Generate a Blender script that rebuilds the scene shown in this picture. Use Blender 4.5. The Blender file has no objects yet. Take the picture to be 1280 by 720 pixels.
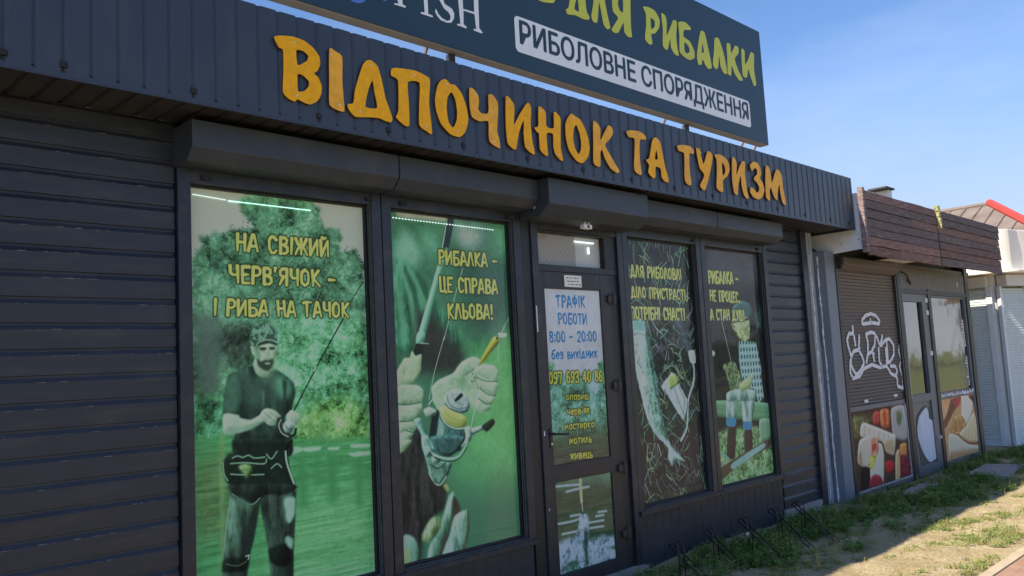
import bpy, bmesh, math, random
import numpy as np
from mathutils import Vector, Matrix

SC = bpy.context.scene
COL = SC.collection
R = math.radians

# ------------------------------------------------------------------ camera
cam_d = bpy.data.cameras.new("camera")
cam_d.sensor_width = 36.0
cam_d.lens = 29.58
cam_d.clip_end = 2000.0
cam_d.clip_start = 0.05
cam = bpy.data.objects.new("camera", cam_d)
COL.objects.link(cam)
rr = Vector((0.7091466, -0.70306843, -0.0529705))
uu = Vector((-0.03240774, -0.10755296, 0.99367102))
ff = Vector((0.70431586, 0.70294177, 0.09905568))
mw = Matrix((( rr.x, uu.x, -ff.x, 0.0), (rr.y, uu.y, -ff.y, -4.2), (rr.z, uu.z, -ff.z, 1.6002), (0, 0, 0, 1)))
cam.matrix_world = mw
SC.camera = cam

# ------------------------------------------------------------------ sky and sun
SUN_EL = R(45.0)
SUN_DIR = Vector((-math.cos(SUN_EL) * math.cos(R(11.65)), math.cos(SUN_EL) * math.sin(R(11.65)), math.sin(SUN_EL)))
world = bpy.data.worlds.new("World")
SC.world = world
world.use_nodes = True
wn, wl = world.node_tree.nodes, world.node_tree.links
wn.clear()
out = wn.new("ShaderNodeOutputWorld")
bg = wn.new("ShaderNodeBackground")
sky = wn.new("ShaderNodeTexSky")
sky.sky_type = 'NISHITA'
sky.sun_disc = False
sky.sun_elevation = SUN_EL
sky.sun_rotation = math.atan2(SUN_DIR.x, SUN_DIR.y)
sky.air_density = 0.9
sky.dust_density = 0.4
sky.ozone_density = 7.0
bg.inputs[1].default_value = 0.086
# thin veils of cirrus low in the sky
tc = wn.new("ShaderNodeTexCoord")
mp = wn.new("ShaderNodeMapping"); mp.inputs['Scale'].default_value = (1.6, 1.6, 5.5)
mp.inputs['Rotation'].default_value = (0.25, 0.12, 2.1)
nz = wn.new("ShaderNodeTexNoise"); nz.inputs['Scale'].default_value = 1.5; nz.inputs['Detail'].default_value = 7; nz.inputs['Roughness'].default_value = 0.52
rp = wn.new("ShaderNodeValToRGB")
rp.color_ramp.elements[0].position = 0.50; rp.color_ramp.elements[0].color = (0, 0, 0, 1)
rp.color_ramp.elements[1].position = 0.80; rp.color_ramp.elements[1].color = (0.22, 0.22, 0.22, 1)
mx = wn.new("ShaderNodeMixRGB"); mx.inputs['Color2'].default_value = (5.0, 5.2, 5.8, 1)
wl.new(tc.outputs['Generated'], mp.inputs['Vector']); wl.new(mp.outputs[0], nz.inputs['Vector'])
wl.new(nz.outputs['Fac'], rp.inputs['Fac']); wl.new(rp.outputs['Color'], mx.inputs['Fac'])
# hazy air thickening towards the horizon
sx = wn.new("ShaderNodeSeparateXYZ"); hz = wn.new("ShaderNodeMapRange"); hz.interpolation_type = 'SMOOTHSTEP'
hz.inputs['From Min'].default_value = 0.10; hz.inputs['From Max'].default_value = 0.33; hz.inputs['To Min'].default_value = 0.75; hz.inputs['To Max'].default_value = 0.0
hm = wn.new("ShaderNodeMixRGB"); hm.inputs['Color2'].default_value = (2.75, 3.1, 3.65, 1)
wl.new(tc.outputs['Generated'], sx.inputs[0]); wl.new(sx.outputs['Z'], hz.inputs['Value']); wl.new(hz.outputs[0], hm.inputs['Fac'])
h2 = wn.new("ShaderNodeMapRange"); h2.interpolation_type = 'SMOOTHSTEP'  # extra glow in the lowest sky, added to fill the shaded facade
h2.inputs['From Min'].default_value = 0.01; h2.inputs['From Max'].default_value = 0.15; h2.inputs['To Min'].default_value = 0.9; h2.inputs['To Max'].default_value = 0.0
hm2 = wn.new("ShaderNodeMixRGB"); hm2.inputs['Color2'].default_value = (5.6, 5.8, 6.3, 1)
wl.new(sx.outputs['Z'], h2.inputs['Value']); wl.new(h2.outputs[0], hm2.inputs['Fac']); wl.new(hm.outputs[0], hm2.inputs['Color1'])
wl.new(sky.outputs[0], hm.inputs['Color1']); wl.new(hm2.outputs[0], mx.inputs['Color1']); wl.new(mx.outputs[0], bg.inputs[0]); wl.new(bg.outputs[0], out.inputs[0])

sun_d = bpy.data.lights.new("sun", 'SUN')
sun_d.energy = 3.8
sun_d.angle = R(0.53)
sun_d.color = (1.0, 0.87, 0.68)
sun = bpy.data.objects.new("sun", sun_d)
COL.objects.link(sun)
sun.rotation_euler = SUN_DIR.to_track_quat('Z', 'Y').to_euler()
sun.location = (-20, 10, 30)

SC.view_settings.view_transform = 'Standard'
SC.view_settings.look = 'None'
SC.view_settings.gamma = 1.0
SC.view_settings.exposure = 1.32
SC.view_settings.use_curve_mapping = False

random.seed(7)
RNG = np.random.default_rng(11)

# traced outlines in metres: (x along the facade, z up)
DATA = {'ORANGE': [('В',[[(2.152,3.387),(2.185,3.405),(2.263,3.419),(2.33,3.413),(2.387,3.385),(2.421,3.346),(2.425,3.304),(2.406,3.263),(2.385,3.246),(2.411,3.228),(2.43,3.185),(2.425,3.136),(2.4,3.095),(2.353,3.067),(2.314,3.073),(2.28,3.082),(2.263,3.066),(2.225,3.076),(2.195,3.106),(2.202,3.218),(2.203,3.33),(2.178,3.34)],[(2.281,3.349),(2.323,3.354),(2.353,3.335),(2.344,3.307),(2.315,3.283),(2.286,3.27)],[(2.285,3.218),(2.319,3.218),(2.352,3.194),(2.347,3.162),(2.322,3.136),(2.285,3.126)]]),
('І',[[(2.486,3.407),(2.524,3.402),(2.568,3.38),(2.563,3.244),(2.567,3.159),(2.571,3.073),(2.541,3.067),(2.476,3.089),(2.479,3.227)]]),
('Д',[[(2.73,3.396),(2.762,3.405),(2.807,3.38),(2.832,3.302),(2.852,3.205),(2.882,3.132),(2.897,3.091),(2.885,3.064),(2.845,3.065),(2.806,3.074),(2.741,3.068),(2.639,3.053),(2.597,3.09),(2.592,3.116),(2.63,3.129),(2.645,3.208),(2.674,3.29),(2.702,3.362)],[(2.766,3.288),(2.776,3.223),(2.792,3.132),(2.711,3.123),(2.735,3.226)]]),
('П',[[(2.903,3.385),(2.942,3.401),(3.083,3.415),(3.183,3.394),(3.191,3.354),(3.177,3.234),(3.19,3.05),(3.149,3.055),(3.094,3.085),(3.101,3.219),(3.11,3.347),(3.022,3.333),(3.022,3.204),(3.02,3.073),(2.987,3.061),(2.923,3.101),(2.943,3.144),(2.949,3.326),(2.901,3.345)]]),
('О',[[(3.247,3.354),(3.279,3.397),(3.318,3.413),(3.355,3.389),(3.393,3.391),(3.445,3.347),(3.48,3.268),(3.49,3.185),(3.462,3.107),(3.412,3.063),(3.335,3.068),(3.263,3.121),(3.23,3.197),(3.224,3.267)],[(3.359,3.339),(3.388,3.299),(3.399,3.229),(3.392,3.167),(3.361,3.114),(3.325,3.143),(3.314,3.225),(3.326,3.299)]]),
('Ч',[[(3.512,3.396),(3.548,3.398),(3.586,3.365),(3.59,3.315),(3.58,3.272),(3.606,3.251),(3.661,3.258),(3.674,3.3),(3.676,3.383),(3.712,3.395),(3.757,3.352),(3.758,3.295),(3.739,3.157),(3.754,3.107),(3.76,3.048),(3.729,3.047),(3.668,3.073),(3.661,3.123),(3.664,3.208),(3.588,3.194),(3.523,3.211),(3.508,3.279)]]),
('И',[[(3.832,3.404),(3.868,3.4),(3.906,3.365),(3.905,3.312),(3.895,3.225),(3.948,3.298),(4.014,3.38),(4.046,3.403),(4.07,3.369),(4.057,3.264),(4.063,3.146),(4.082,3.055),(4.048,3.053),(3.991,3.087),(3.983,3.176),(3.99,3.274),(3.939,3.18),(3.903,3.06),(3.864,3.062),(3.824,3.093),(3.818,3.212)]]),
('Н',[[(4.148,3.398),(4.183,3.394),(4.216,3.367),(4.213,3.28),(4.235,3.262),(4.292,3.272),(4.301,3.383),(4.326,3.387),(4.369,3.352),(4.359,3.238),(4.353,3.137),(4.37,3.05),(4.337,3.051),(4.292,3.084),(4.275,3.136),(4.28,3.225),(4.216,3.22),(4.212,3.137),(4.215,3.061),(4.172,3.066),(4.136,3.098),(4.136,3.202),(4.114,3.214),(4.093,3.24),(4.133,3.256),(4.139,3.333)]]),
('О',[[(4.418,3.316),(4.448,3.372),(4.493,3.411),(4.543,3.395),(4.585,3.385),(4.631,3.33),(4.664,3.254),(4.673,3.186),(4.645,3.113),(4.58,3.06),(4.513,3.071),(4.443,3.134),(4.417,3.214)],[(4.537,3.336),(4.567,3.284),(4.581,3.218),(4.572,3.159),(4.543,3.121),(4.508,3.161),(4.494,3.238),(4.509,3.303)]]),
('К',[[(4.731,3.396),(4.779,3.39),(4.811,3.354),(4.802,3.265),(4.844,3.319),(4.907,3.395),(4.952,3.384),(4.957,3.337),(4.904,3.281),(4.854,3.237),(4.903,3.174),(4.961,3.111),(5.008,3.057),(4.973,3.041),(4.901,3.067),(4.843,3.129),(4.813,3.196),(4.793,3.169),(4.783,3.068),(4.746,3.06),(4.704,3.086),(4.719,3.24)]]),
('Т',[[(5.128,3.387),(5.188,3.405),(5.3,3.416),(5.373,3.393),(5.379,3.362),(5.302,3.35),(5.283,3.269),(5.281,3.165),(5.291,3.086),(5.279,3.064),(5.224,3.072),(5.195,3.107),(5.215,3.235),(5.227,3.346),(5.154,3.346)]]),
('А',[[(5.485,3.393),(5.519,3.401),(5.565,3.371),(5.589,3.279),(5.611,3.176),(5.648,3.074),(5.635,3.048),(5.586,3.054),(5.55,3.085),(5.548,3.149),(5.48,3.158),(5.466,3.074),(5.43,3.06),(5.373,3.097),(5.393,3.157),(5.356,3.193),(5.4,3.217),(5.428,3.291),(5.456,3.365)],[(5.506,3.297),(5.518,3.228),(5.477,3.216),(5.489,3.265)]]),
('Т',[[(5.809,3.379),(5.886,3.399),(6.004,3.405),(6.055,3.38),(6.044,3.344),(5.984,3.338),(5.969,3.225),(5.971,3.151),(5.98,3.09),(5.959,3.061),(5.897,3.08),(5.884,3.14),(5.904,3.326),(5.825,3.339)]]),
('У',[[(6.091,3.401),(6.147,3.402),(6.155,3.351),(6.186,3.279),(6.212,3.308),(6.266,3.399),(6.316,3.4),(6.346,3.366),(6.31,3.271),(6.247,3.149),(6.176,3.046),(6.123,3.064),(6.111,3.088),(6.168,3.151),(6.185,3.191),(6.124,3.233),(6.102,3.318)]]),
('Р',[[(6.379,3.383),(6.457,3.405),(6.55,3.389),(6.605,3.351),(6.615,3.286),(6.575,3.229),(6.496,3.18),(6.482,3.165),(6.475,3.071),(6.42,3.068),(6.371,3.1),(6.397,3.232),(6.407,3.349)],[(6.494,3.335),(6.537,3.302),(6.535,3.25),(6.489,3.218)]]),
('И',[[(6.675,3.407),(6.723,3.401),(6.747,3.357),(6.725,3.248),(6.789,3.336),(6.849,3.398),(6.899,3.392),(6.884,3.296),(6.889,3.162),(6.912,3.064),(6.872,3.055),(6.826,3.088),(6.802,3.178),(6.802,3.258),(6.751,3.172),(6.718,3.069),(6.663,3.082),(6.645,3.212)]]),
('З',[[(6.979,3.376),(7.047,3.42),(7.126,3.417),(7.173,3.375),(7.178,3.32),(7.149,3.275),(7.191,3.239),(7.213,3.173),(7.168,3.099),(7.083,3.066),(6.992,3.079),(6.94,3.128),(6.968,3.171),(7.03,3.151),(7.066,3.128),(7.11,3.154),(7.116,3.189),(7.082,3.226),(7.032,3.247),(7.05,3.277),(7.101,3.31),(7.102,3.352),(7.064,3.36),(7.005,3.325)]]),
('М',[[(7.28,3.411),(7.335,3.411),(7.363,3.359),(7.374,3.262),(7.43,3.339),(7.483,3.403),(7.541,3.403),(7.588,3.345),(7.585,3.245),(7.612,3.148),(7.618,3.066),(7.557,3.085),(7.528,3.167),(7.516,3.265),(7.472,3.175),(7.451,3.099),(7.393,3.124),(7.35,3.203),(7.319,3.185),(7.307,3.079),(7.237,3.106),(7.249,3.26)]])],'GREEN': [('Р',[[(5.618,4.557),(5.697,4.575),(5.791,4.566),(5.848,4.503),(5.832,4.431),(5.767,4.365),(5.708,4.341),(5.718,4.266),(5.675,4.246),(5.617,4.279),(5.647,4.411),(5.652,4.509)],[(5.719,4.488),(5.774,4.474),(5.768,4.424),(5.713,4.39)]]),
('И',[[(5.882,4.572),(5.937,4.567),(5.953,4.512),(5.938,4.389),(6.009,4.487),(6.058,4.56),(6.112,4.554),(6.085,4.426),(6.089,4.317),(6.104,4.251),(6.046,4.247),(5.992,4.294),(5.988,4.372),(5.932,4.26),(5.87,4.284),(5.888,4.435)]]),
('Б',[[(6.136,4.56),(6.243,4.589),(6.327,4.559),(6.317,4.536),(6.216,4.51),(6.201,4.445),(6.292,4.428),(6.354,4.361),(6.355,4.29),(6.269,4.249),(6.183,4.26),(6.12,4.295),(6.138,4.44)],[(6.208,4.397),(6.274,4.372),(6.278,4.323),(6.223,4.299),(6.199,4.324)]]),
('А',[[(6.49,4.57),(6.553,4.576),(6.587,4.469),(6.623,4.331),(6.632,4.26),(6.573,4.236),(6.521,4.266),(6.507,4.294),(6.478,4.298),(6.465,4.253),(6.409,4.241),(6.395,4.319),(6.438,4.453)],[(6.504,4.459),(6.519,4.38),(6.481,4.371)]]),
('Л',[[(6.724,4.562),(6.791,4.579),(6.839,4.509),(6.88,4.39),(6.901,4.266),(6.84,4.253),(6.79,4.306),(6.778,4.409),(6.746,4.296),(6.707,4.262),(6.656,4.297),(6.694,4.432)]]),
('К',[[(6.933,4.565),(6.998,4.57),(7.001,4.483),(7.088,4.581),(7.148,4.573),(7.139,4.516),(7.059,4.443),(7.102,4.354),(7.182,4.262),(7.118,4.244),(7.043,4.287),(6.994,4.363),(6.967,4.259),(6.913,4.269),(6.924,4.422)]]),
('И',[[(7.202,4.575),(7.259,4.571),(7.25,4.431),(7.324,4.504),(7.38,4.585),(7.443,4.577),(7.418,4.425),(7.437,4.271),(7.39,4.25),(7.332,4.338),(7.308,4.4),(7.259,4.3),(7.189,4.307),(7.189,4.44)]]),
('Е',[[(4.368,4.473),(4.501,4.485),(4.499,4.455),(4.426,4.44),(4.422,4.396),(4.484,4.4),(4.481,4.37),(4.419,4.359),(4.42,4.291),(4.495,4.295),(4.483,4.265),(4.41,4.248),(4.357,4.263)]]),
('Д',[[(4.709,4.445),(4.772,4.538),(4.838,4.543),(4.861,4.429),(4.872,4.312),(4.902,4.275),(4.888,4.249),(4.821,4.238),(4.734,4.244),(4.646,4.228),(4.628,4.26),(4.662,4.287)],[(4.77,4.403),(4.781,4.287),(4.727,4.294)]]),
('Л',[[(5.0,4.577),(5.059,4.587),(5.105,4.469),(5.129,4.352),(5.155,4.258),(5.117,4.233),(5.073,4.259),(5.049,4.376),(5.032,4.432),(5.009,4.319),(4.991,4.253),(4.945,4.249),(4.926,4.289),(4.959,4.397)]]),
('Я',[[(5.276,4.612),(5.377,4.634),(5.448,4.599),(5.439,4.468),(5.431,4.322),(5.435,4.251),(5.384,4.238),(5.337,4.266),(5.333,4.344),(5.262,4.247),(5.211,4.226),(5.17,4.246),(5.247,4.337),(5.263,4.372),(5.206,4.404),(5.203,4.497)],[(5.293,4.538),(5.347,4.538),(5.335,4.431),(5.294,4.436),(5.275,4.486)]])],'WHITE': [('F',[[(3.053,3.884),(3.059,4.093),(3.035,4.095),(3.036,4.105),(3.215,4.113),(3.218,4.069),(3.205,4.069),(3.189,4.089),(3.089,4.084),(3.086,3.997),(3.14,3.999),(3.147,4.023),(3.156,4.025),(3.153,3.969),(3.144,3.968),(3.138,3.984),(3.086,3.983),(3.091,3.867),(3.116,3.862),(3.112,3.851),(3.026,3.849),(3.03,3.858),(3.059,3.862)]]),
('I',[[(3.261,3.943),(3.264,4.1),(3.239,4.104),(3.24,4.115),(3.326,4.118),(3.325,4.108),(3.299,4.102),(3.291,3.952),(3.291,3.862),(3.329,3.858),(3.326,3.847),(3.23,3.847),(3.233,3.857),(3.263,3.862)]]),
('S',[[(3.39,3.98),(3.381,4.011),(3.395,4.065),(3.439,4.107),(3.491,4.102),(3.499,4.053),(3.488,4.05),(3.464,4.081),(3.432,4.08),(3.412,4.045),(3.414,4.012),(3.431,3.967),(3.493,3.95),(3.51,3.922),(3.505,3.887),(3.482,3.854),(3.444,3.844),(3.392,3.848),(3.363,3.869),(3.349,3.894),(3.357,3.914),(3.374,3.884),(3.404,3.864),(3.445,3.856),(3.472,3.869),(3.479,3.896),(3.464,3.917),(3.424,3.935)]]),
('H',[[(3.551,4.026),(3.552,4.128),(3.531,4.135),(3.531,4.146),(3.613,4.151),(3.613,4.139),(3.59,4.133),(3.59,4.037),(3.59,3.977),(3.69,3.982),(3.691,4.066),(3.69,4.135),(3.668,4.141),(3.669,4.153),(3.753,4.155),(3.753,4.144),(3.731,4.138),(3.731,4.077),(3.727,3.881),(3.756,3.86),(3.75,3.85),(3.674,3.853),(3.678,3.864),(3.7,3.867),(3.691,3.968),(3.592,3.966),(3.588,3.871),(3.615,3.861),(3.611,3.849),(3.529,3.851),(3.535,3.861),(3.561,3.866)]])],'EMBLEM': [[(2.813,3.816),(2.804,3.801),(2.772,3.784),(2.742,3.78),(2.72,3.782),(2.687,3.81),(2.707,3.876),(2.76,3.907),(2.812,3.884)],[(2.938,3.859),(2.952,3.847),(2.968,3.858),(2.979,3.894),(2.951,3.894)]],'BAND': [(4.075,4.049),(7.277,4.072),(7.248,3.81),(4.084,3.802)],'BANDTXT': [(4.113,4.014),(4.115,3.847),(7.24,4.05),(7.223,3.865)],'POSTER1': ([('p',[(2.207,2.662),(2.452,2.701),(2.574,2.681),(2.699,2.627),(2.721,2.503),(2.812,2.499),(2.821,2.373),(2.93,2.392),(2.988,2.29),(3.003,1.515),(1.906,1.576),(1.912,1.977),(1.922,2.296),(1.954,2.379),(2.049,2.427),(2.158,2.467),(2.27,2.466),(2.205,2.556)],(70,110,92),0.008,0.06,'leaf'),('p',[(2.352,2.527),(2.52,2.553),(2.517,2.442),(2.361,2.408)],(88,142,116),0.05,0.05,'leaf'),('p',[(1.904,1.743),(3.015,1.78),(2.987,1.145),(1.896,1.261)],(72,128,94),0.03,0.03,'leaf'),('p',[(2.43,1.941),(2.677,1.986),(2.98,1.942),(2.982,1.507),(2.736,1.499),(2.49,1.556),(2.399,1.687)],(92,165,120),0.06,0.06,'leaf'),('p',[(2.48,1.241),(2.533,1.405),(2.659,1.482),(2.827,1.493),(2.985,1.416),(2.989,1.19)],(100,160,88),0.04,0.05,'leaf'),('p',[(2.072,1.94),(2.235,1.94),(2.243,1.795),(2.229,1.693),(2.088,1.678),(2.058,1.799)],(46,60,56),0.05,0.03,'leaf'),('p',[(1.92,1.999),(2.068,2.0),(2.064,1.559),(1.917,1.568)],(70,88,86),0.03,0.0),('p',[(2.642,1.354),(2.681,1.394),(2.7,1.219),(2.638,1.225)],(52,80,62),0.03,0.03),('p',[(1.916,1.529),(2.063,1.519),(2.122,1.297),(1.916,1.298)],(60,110,82),0.04,0.04,'leaf'),('p',[(1.907,1.349),(3.019,1.247),(2.975,0.248),(1.894,0.497)],(66,128,84),0.015,0,'water'),('p',[(1.916,1.243),(2.11,1.241),(2.081,0.836),(1.909,0.846)],(78,104,72),0.06,0,'water'),('p',[(2.471,0.944),(3.006,0.945),(2.975,0.248),(2.167,0.434)],(92,164,104),0.09,0,'water'),('l',[(2.526,1.187),(2.53,0.935)],(58,112,76),0.05,0.03),('l',[(2.723,1.155),(2.722,0.94)],(58,112,76),0.06,0.03),('l',[(2.905,1.124),(2.901,0.882)],(58,112,76),0.045,0.03),('l',[(2.624,1.176),(2.631,1.037)],(58,112,76),0.03,0.03),('p',[(2.451,1.247),(2.528,1.239),(2.527,1.218),(2.462,1.209)],(140,192,166),0.004,0.006),('p',[(2.54,1.238),(2.656,1.228),(2.637,1.212),(2.545,1.218)],(140,192,166),0.004,0.006),('p',[(2.7,1.222),(2.777,1.216),(2.77,1.202),(2.7,1.206)],(140,192,166),0.004,0.006),('p',[(2.856,1.223),(2.99,1.213),(2.986,1.193),(2.868,1.203)],(140,192,166),0.004,0.006),('p',[(2.834,1.176),(2.988,1.173),(2.987,1.151),(2.879,1.154)],(140,192,166),0.004,0.006),('p',[(2.049,1.326),(2.07,1.324),(2.057,0.649),(2.038,0.652)],(96,132,88),0.008,0),('p',[(2.103,1.667),(2.185,1.689),(2.246,1.708),(2.267,1.661),(2.317,1.638),(2.364,1.662),(2.376,1.682),(2.434,1.654),(2.486,1.609),(2.5,1.556),(2.491,1.514),(2.469,1.452),(2.427,1.413),(2.459,1.327),(2.461,1.201),(2.126,1.237),(2.134,1.345),(2.157,1.433),(2.152,1.449),(2.067,1.455),(2.074,1.519),(2.086,1.608)],(34,50,47),0.003,0.004,'cloth'),('p',[(2.381,1.661),(2.433,1.638),(2.479,1.594),(2.466,1.536),(2.418,1.508),(2.384,1.551),(2.365,1.615)],(74,122,108),0.02,0),('p',[(2.109,1.662),(2.154,1.665),(2.166,1.574),(2.149,1.464),(2.078,1.474),(2.09,1.598)],(58,88,80),0.012,0),('p',[(2.184,1.674),(2.239,1.662),(2.293,1.556),(2.279,1.465),(2.191,1.491)],(50,74,68),0.02,0),('p',[(2.293,1.567),(2.301,1.566),(2.305,1.494),(2.298,1.484)],(70,100,92),0.004,0),('p',[(2.421,1.633),(2.444,1.601),(2.435,1.506),(2.415,1.435),(2.404,1.435),(2.424,1.528)],(24,36,34),0.008,0),('p',[(2.149,1.454),(2.163,1.433),(2.222,1.418),(2.134,1.345),(2.128,1.296),(2.142,1.235),(2.409,1.207),(2.435,1.308),(2.414,1.372),(2.344,1.337),(2.221,1.348)],(20,30,28),0.012,0,'cloth'),('p',[(2.073,1.459),(2.152,1.449),(2.16,1.433),(2.222,1.416),(2.284,1.439),(2.3,1.402),(2.221,1.368),(2.145,1.354),(2.081,1.355),(2.066,1.381)],(150,186,164),0.003,0.002,'skin'),('p',[(2.082,1.385),(2.222,1.388),(2.294,1.404),(2.221,1.368),(2.145,1.354),(2.081,1.355)],(112,150,130),0.005,0),('p',[(2.267,1.425),(2.296,1.464),(2.324,1.472),(2.364,1.459),(2.404,1.425),(2.38,1.406),(2.367,1.376),(2.333,1.379),(2.3,1.402),(2.272,1.404)],(158,194,170),0.002,0,'skin'),('l',[(2.318,1.442),(2.362,1.402)],(80,112,98),0.004),('l',[(2.296,1.459),(2.323,1.436),(2.345,1.393)],(86,118,102),0.003,0.001),('l',[(2.358,1.457),(2.394,1.424)],(86,118,102),0.003,0.001),('l',[(2.341,1.452),(2.382,1.414)],(80,112,98),0.004),('p',[(2.246,1.713),(2.264,1.743),(2.365,1.709),(2.37,1.677),(2.34,1.642),(2.3,1.644),(2.262,1.666)],(128,160,136),0.003,0,'skin'),('p',[(2.243,1.816),(2.258,1.759),(2.269,1.722),(2.29,1.691),(2.324,1.677),(2.353,1.688),(2.371,1.724),(2.388,1.771),(2.391,1.819),(2.334,1.835),(2.277,1.821)],(152,186,160),0.002,0,'skin'),('p',[(2.249,1.816),(2.286,1.817),(2.292,1.742),(2.28,1.712),(2.261,1.743)],(96,128,112),0.006,0),('p',[(2.23,1.816),(2.248,1.818),(2.255,1.769),(2.242,1.77)],(146,180,156),0.002,0),('p',[(2.266,1.748),(2.291,1.73),(2.312,1.74),(2.343,1.739),(2.364,1.746),(2.365,1.709),(2.335,1.677),(2.302,1.685),(2.274,1.707)],(44,58,52),0.003,0),('p',[(2.317,1.723),(2.347,1.722),(2.342,1.712),(2.319,1.713)],(120,140,122),0.002,0),('p',[(2.283,1.807),(2.326,1.808),(2.324,1.792),(2.293,1.789)],(30,42,40),0.003,0),('p',[(2.342,1.808),(2.379,1.809),(2.374,1.794),(2.347,1.792)],(30,42,40),0.003,0),('p',[(2.33,1.788),(2.344,1.788),(2.35,1.751),(2.323,1.749)],(120,152,132),0.003,0),('p',[(2.232,1.821),(2.231,1.868),(2.251,1.914),(2.297,1.934),(2.348,1.928),(2.382,1.903),(2.393,1.872),(2.396,1.831),(2.363,1.846),(2.323,1.849),(2.288,1.838),(2.265,1.813)],(72,104,96),0.002,0.002,'camo'),('p',[(2.265,1.811),(2.288,1.832),(2.328,1.844),(2.369,1.839),(2.396,1.826),(2.387,1.814),(2.345,1.827),(2.294,1.817)],(26,40,38),0.003,0),('l',[(2.356,1.788),(2.362,1.753)],(176,206,184),0.006,0.003),('l',[(2.296,1.771),(2.314,1.767)],(176,206,184),0.008,0.004),('l',[(2.313,1.746),(2.357,1.745)],(96,124,110),0.005,0.002),('l',[(2.265,1.816),(2.291,1.841),(2.329,1.849),(2.367,1.845),(2.396,1.831)],(140,170,150),0.004),('l',[(2.832,1.97),(2.641,1.689),(2.487,1.45)],(20,30,28),0.009),('l',[(2.984,2.196),(2.875,2.054),(2.825,1.968)],(30,44,42),0.006),('l',[(2.636,1.689),(2.625,1.668)],(160,190,170),0.008),('p',[(2.439,1.428),(2.469,1.452),(2.516,1.427),(2.521,1.39),(2.496,1.365),(2.455,1.379),(2.444,1.401)],(150,188,166),0.003,0,'skin'),('l',[(2.392,1.41),(2.396,1.353),(2.435,1.313),(2.483,1.314),(2.495,1.344)],(24,34,32),0.016),('p',[(2.42,1.382),(2.45,1.401),(2.484,1.366),(2.471,1.331),(2.436,1.329),(2.417,1.351)],(150,180,190),0.003,0,'metal'),('l',[(2.431,1.371),(2.448,1.348),(2.466,1.352)],(60,84,88),0.006),('l',[(2.403,1.404),(2.39,1.374),(2.407,1.331),(2.447,1.307)],(170,200,190),0.005),('p',[(2.057,1.198),(2.095,1.253),(2.127,1.254),(2.123,1.324),(2.464,1.292),(2.457,1.257),(2.439,1.227),(2.458,1.101),(2.48,1.051),(2.461,0.997),(2.312,1.007),(2.181,1.065),(2.097,1.086),(2.066,1.129)],(18,28,26),0.003,0.004,'metal'),('l',[(2.115,1.226),(2.144,1.234),(2.174,1.223),(2.207,1.231),(2.239,1.213),(2.301,1.211)],(112,150,132),0.007),('l',[(2.104,1.198),(2.184,1.194),(2.294,1.176),(2.312,1.2)],(112,150,132),0.007),('l',[(2.103,1.144),(2.183,1.13),(2.293,1.119)],(112,150,132),0.007),('l',[(2.312,1.225),(2.34,1.197),(2.375,1.234)],(112,150,132),0.007),('l',[(2.338,1.146),(2.373,1.167),(2.401,1.144)],(112,150,132),0.007),('l',[(2.062,1.207),(2.067,1.148),(2.087,1.112)],(112,150,132),0.007),('p',[(2.152,1.182),(2.217,1.18),(2.232,1.143),(2.199,1.107),(2.172,1.135)],(96,128,84),0.006,0.01,'metal'),('l',[(2.427,1.228),(2.433,1.166),(2.458,1.09),(2.474,1.047)],(150,196,176),0.01),('p',[(2.094,1.081),(2.17,1.032),(2.246,1.016),(2.473,1.008),(2.486,0.973),(2.464,0.709),(2.442,0.371),(2.335,0.395),(2.314,0.657),(2.31,0.707),(2.271,0.933),(2.264,0.959),(2.217,0.754),(2.194,0.67),(2.156,0.436),(2.032,0.465),(2.059,0.753),(2.077,0.904),(2.101,1.027)],(40,54,50),0.003,0.003,'cloth'),('p',[(2.097,1.091),(2.474,1.042),(2.473,1.006),(2.38,0.993),(2.312,1.012),(2.212,0.972),(2.117,1.034)],(24,32,30),0.006,0,'cloth'),('l',[(2.111,1.04),(2.169,0.993),(2.223,0.97),(2.267,0.998)],(110,144,128),0.005),('p',[(2.112,1.025),(2.217,0.971),(2.197,0.895),(2.158,0.764),(2.139,0.719),(2.066,0.738),(2.074,0.856),(2.096,0.95)],(70,98,88),0.01,0.01,'cloth'),('l',[(2.1,1.017),(2.077,0.894),(2.059,0.753)],(120,160,140),0.005),('p',[(2.233,0.949),(2.257,0.935),(2.212,0.755),(2.163,0.725),(2.199,0.885)],(26,36,36),0.008,0),('p',[(2.411,0.973),(2.478,0.969),(2.469,0.872),(2.439,0.836),(2.417,0.88)],(126,178,164),0.006,0.01),('p',[(2.414,0.769),(2.459,0.751),(2.45,0.692),(2.418,0.718)],(120,170,158),0.005,0.01),('p',[(2.31,0.717),(2.395,0.737),(2.446,0.682),(2.438,0.623),(2.392,0.612),(2.325,0.645)],(12,20,19),0.006,0.006,'cloth'),('p',[(2.063,0.719),(2.141,0.709),(2.197,0.713),(2.196,0.67),(2.171,0.635),(2.046,0.651)],(14,22,20),0.006,0.006,'cloth'),('l',[(2.178,0.707),(2.197,0.71),(2.192,0.69)],(170,206,190),0.006),('l',[(2.068,0.69),(2.13,0.668),(2.183,0.682)],(60,80,72),0.006),('l',[(2.554,0.549),(2.701,0.541),(2.881,0.548)],(140,190,150),0.005),('l',[(2.75,0.51),(2.959,0.512)],(140,190,150),0.005),('l',[(2.459,0.558),(2.506,0.559)],(140,190,150),0.005),('l',[(2.625,0.494),(2.984,0.463)],(140,190,150),0.005)],[('НА СВІЖИЙ',(2.166,2.431),(2.164,2.34),(2.743,2.34),(196,196,96)),("ЧЕРВ'ЯЧОК –",(2.123,2.251),(2.121,2.161),(2.784,2.159),(196,196,96)),('І РИБА НА ГАЧОК',(2.032,2.067),(2.03,1.984),(2.87,1.977),(196,196,96))]),  # soft grey patch at the left edge is a painted glass reflection
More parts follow.
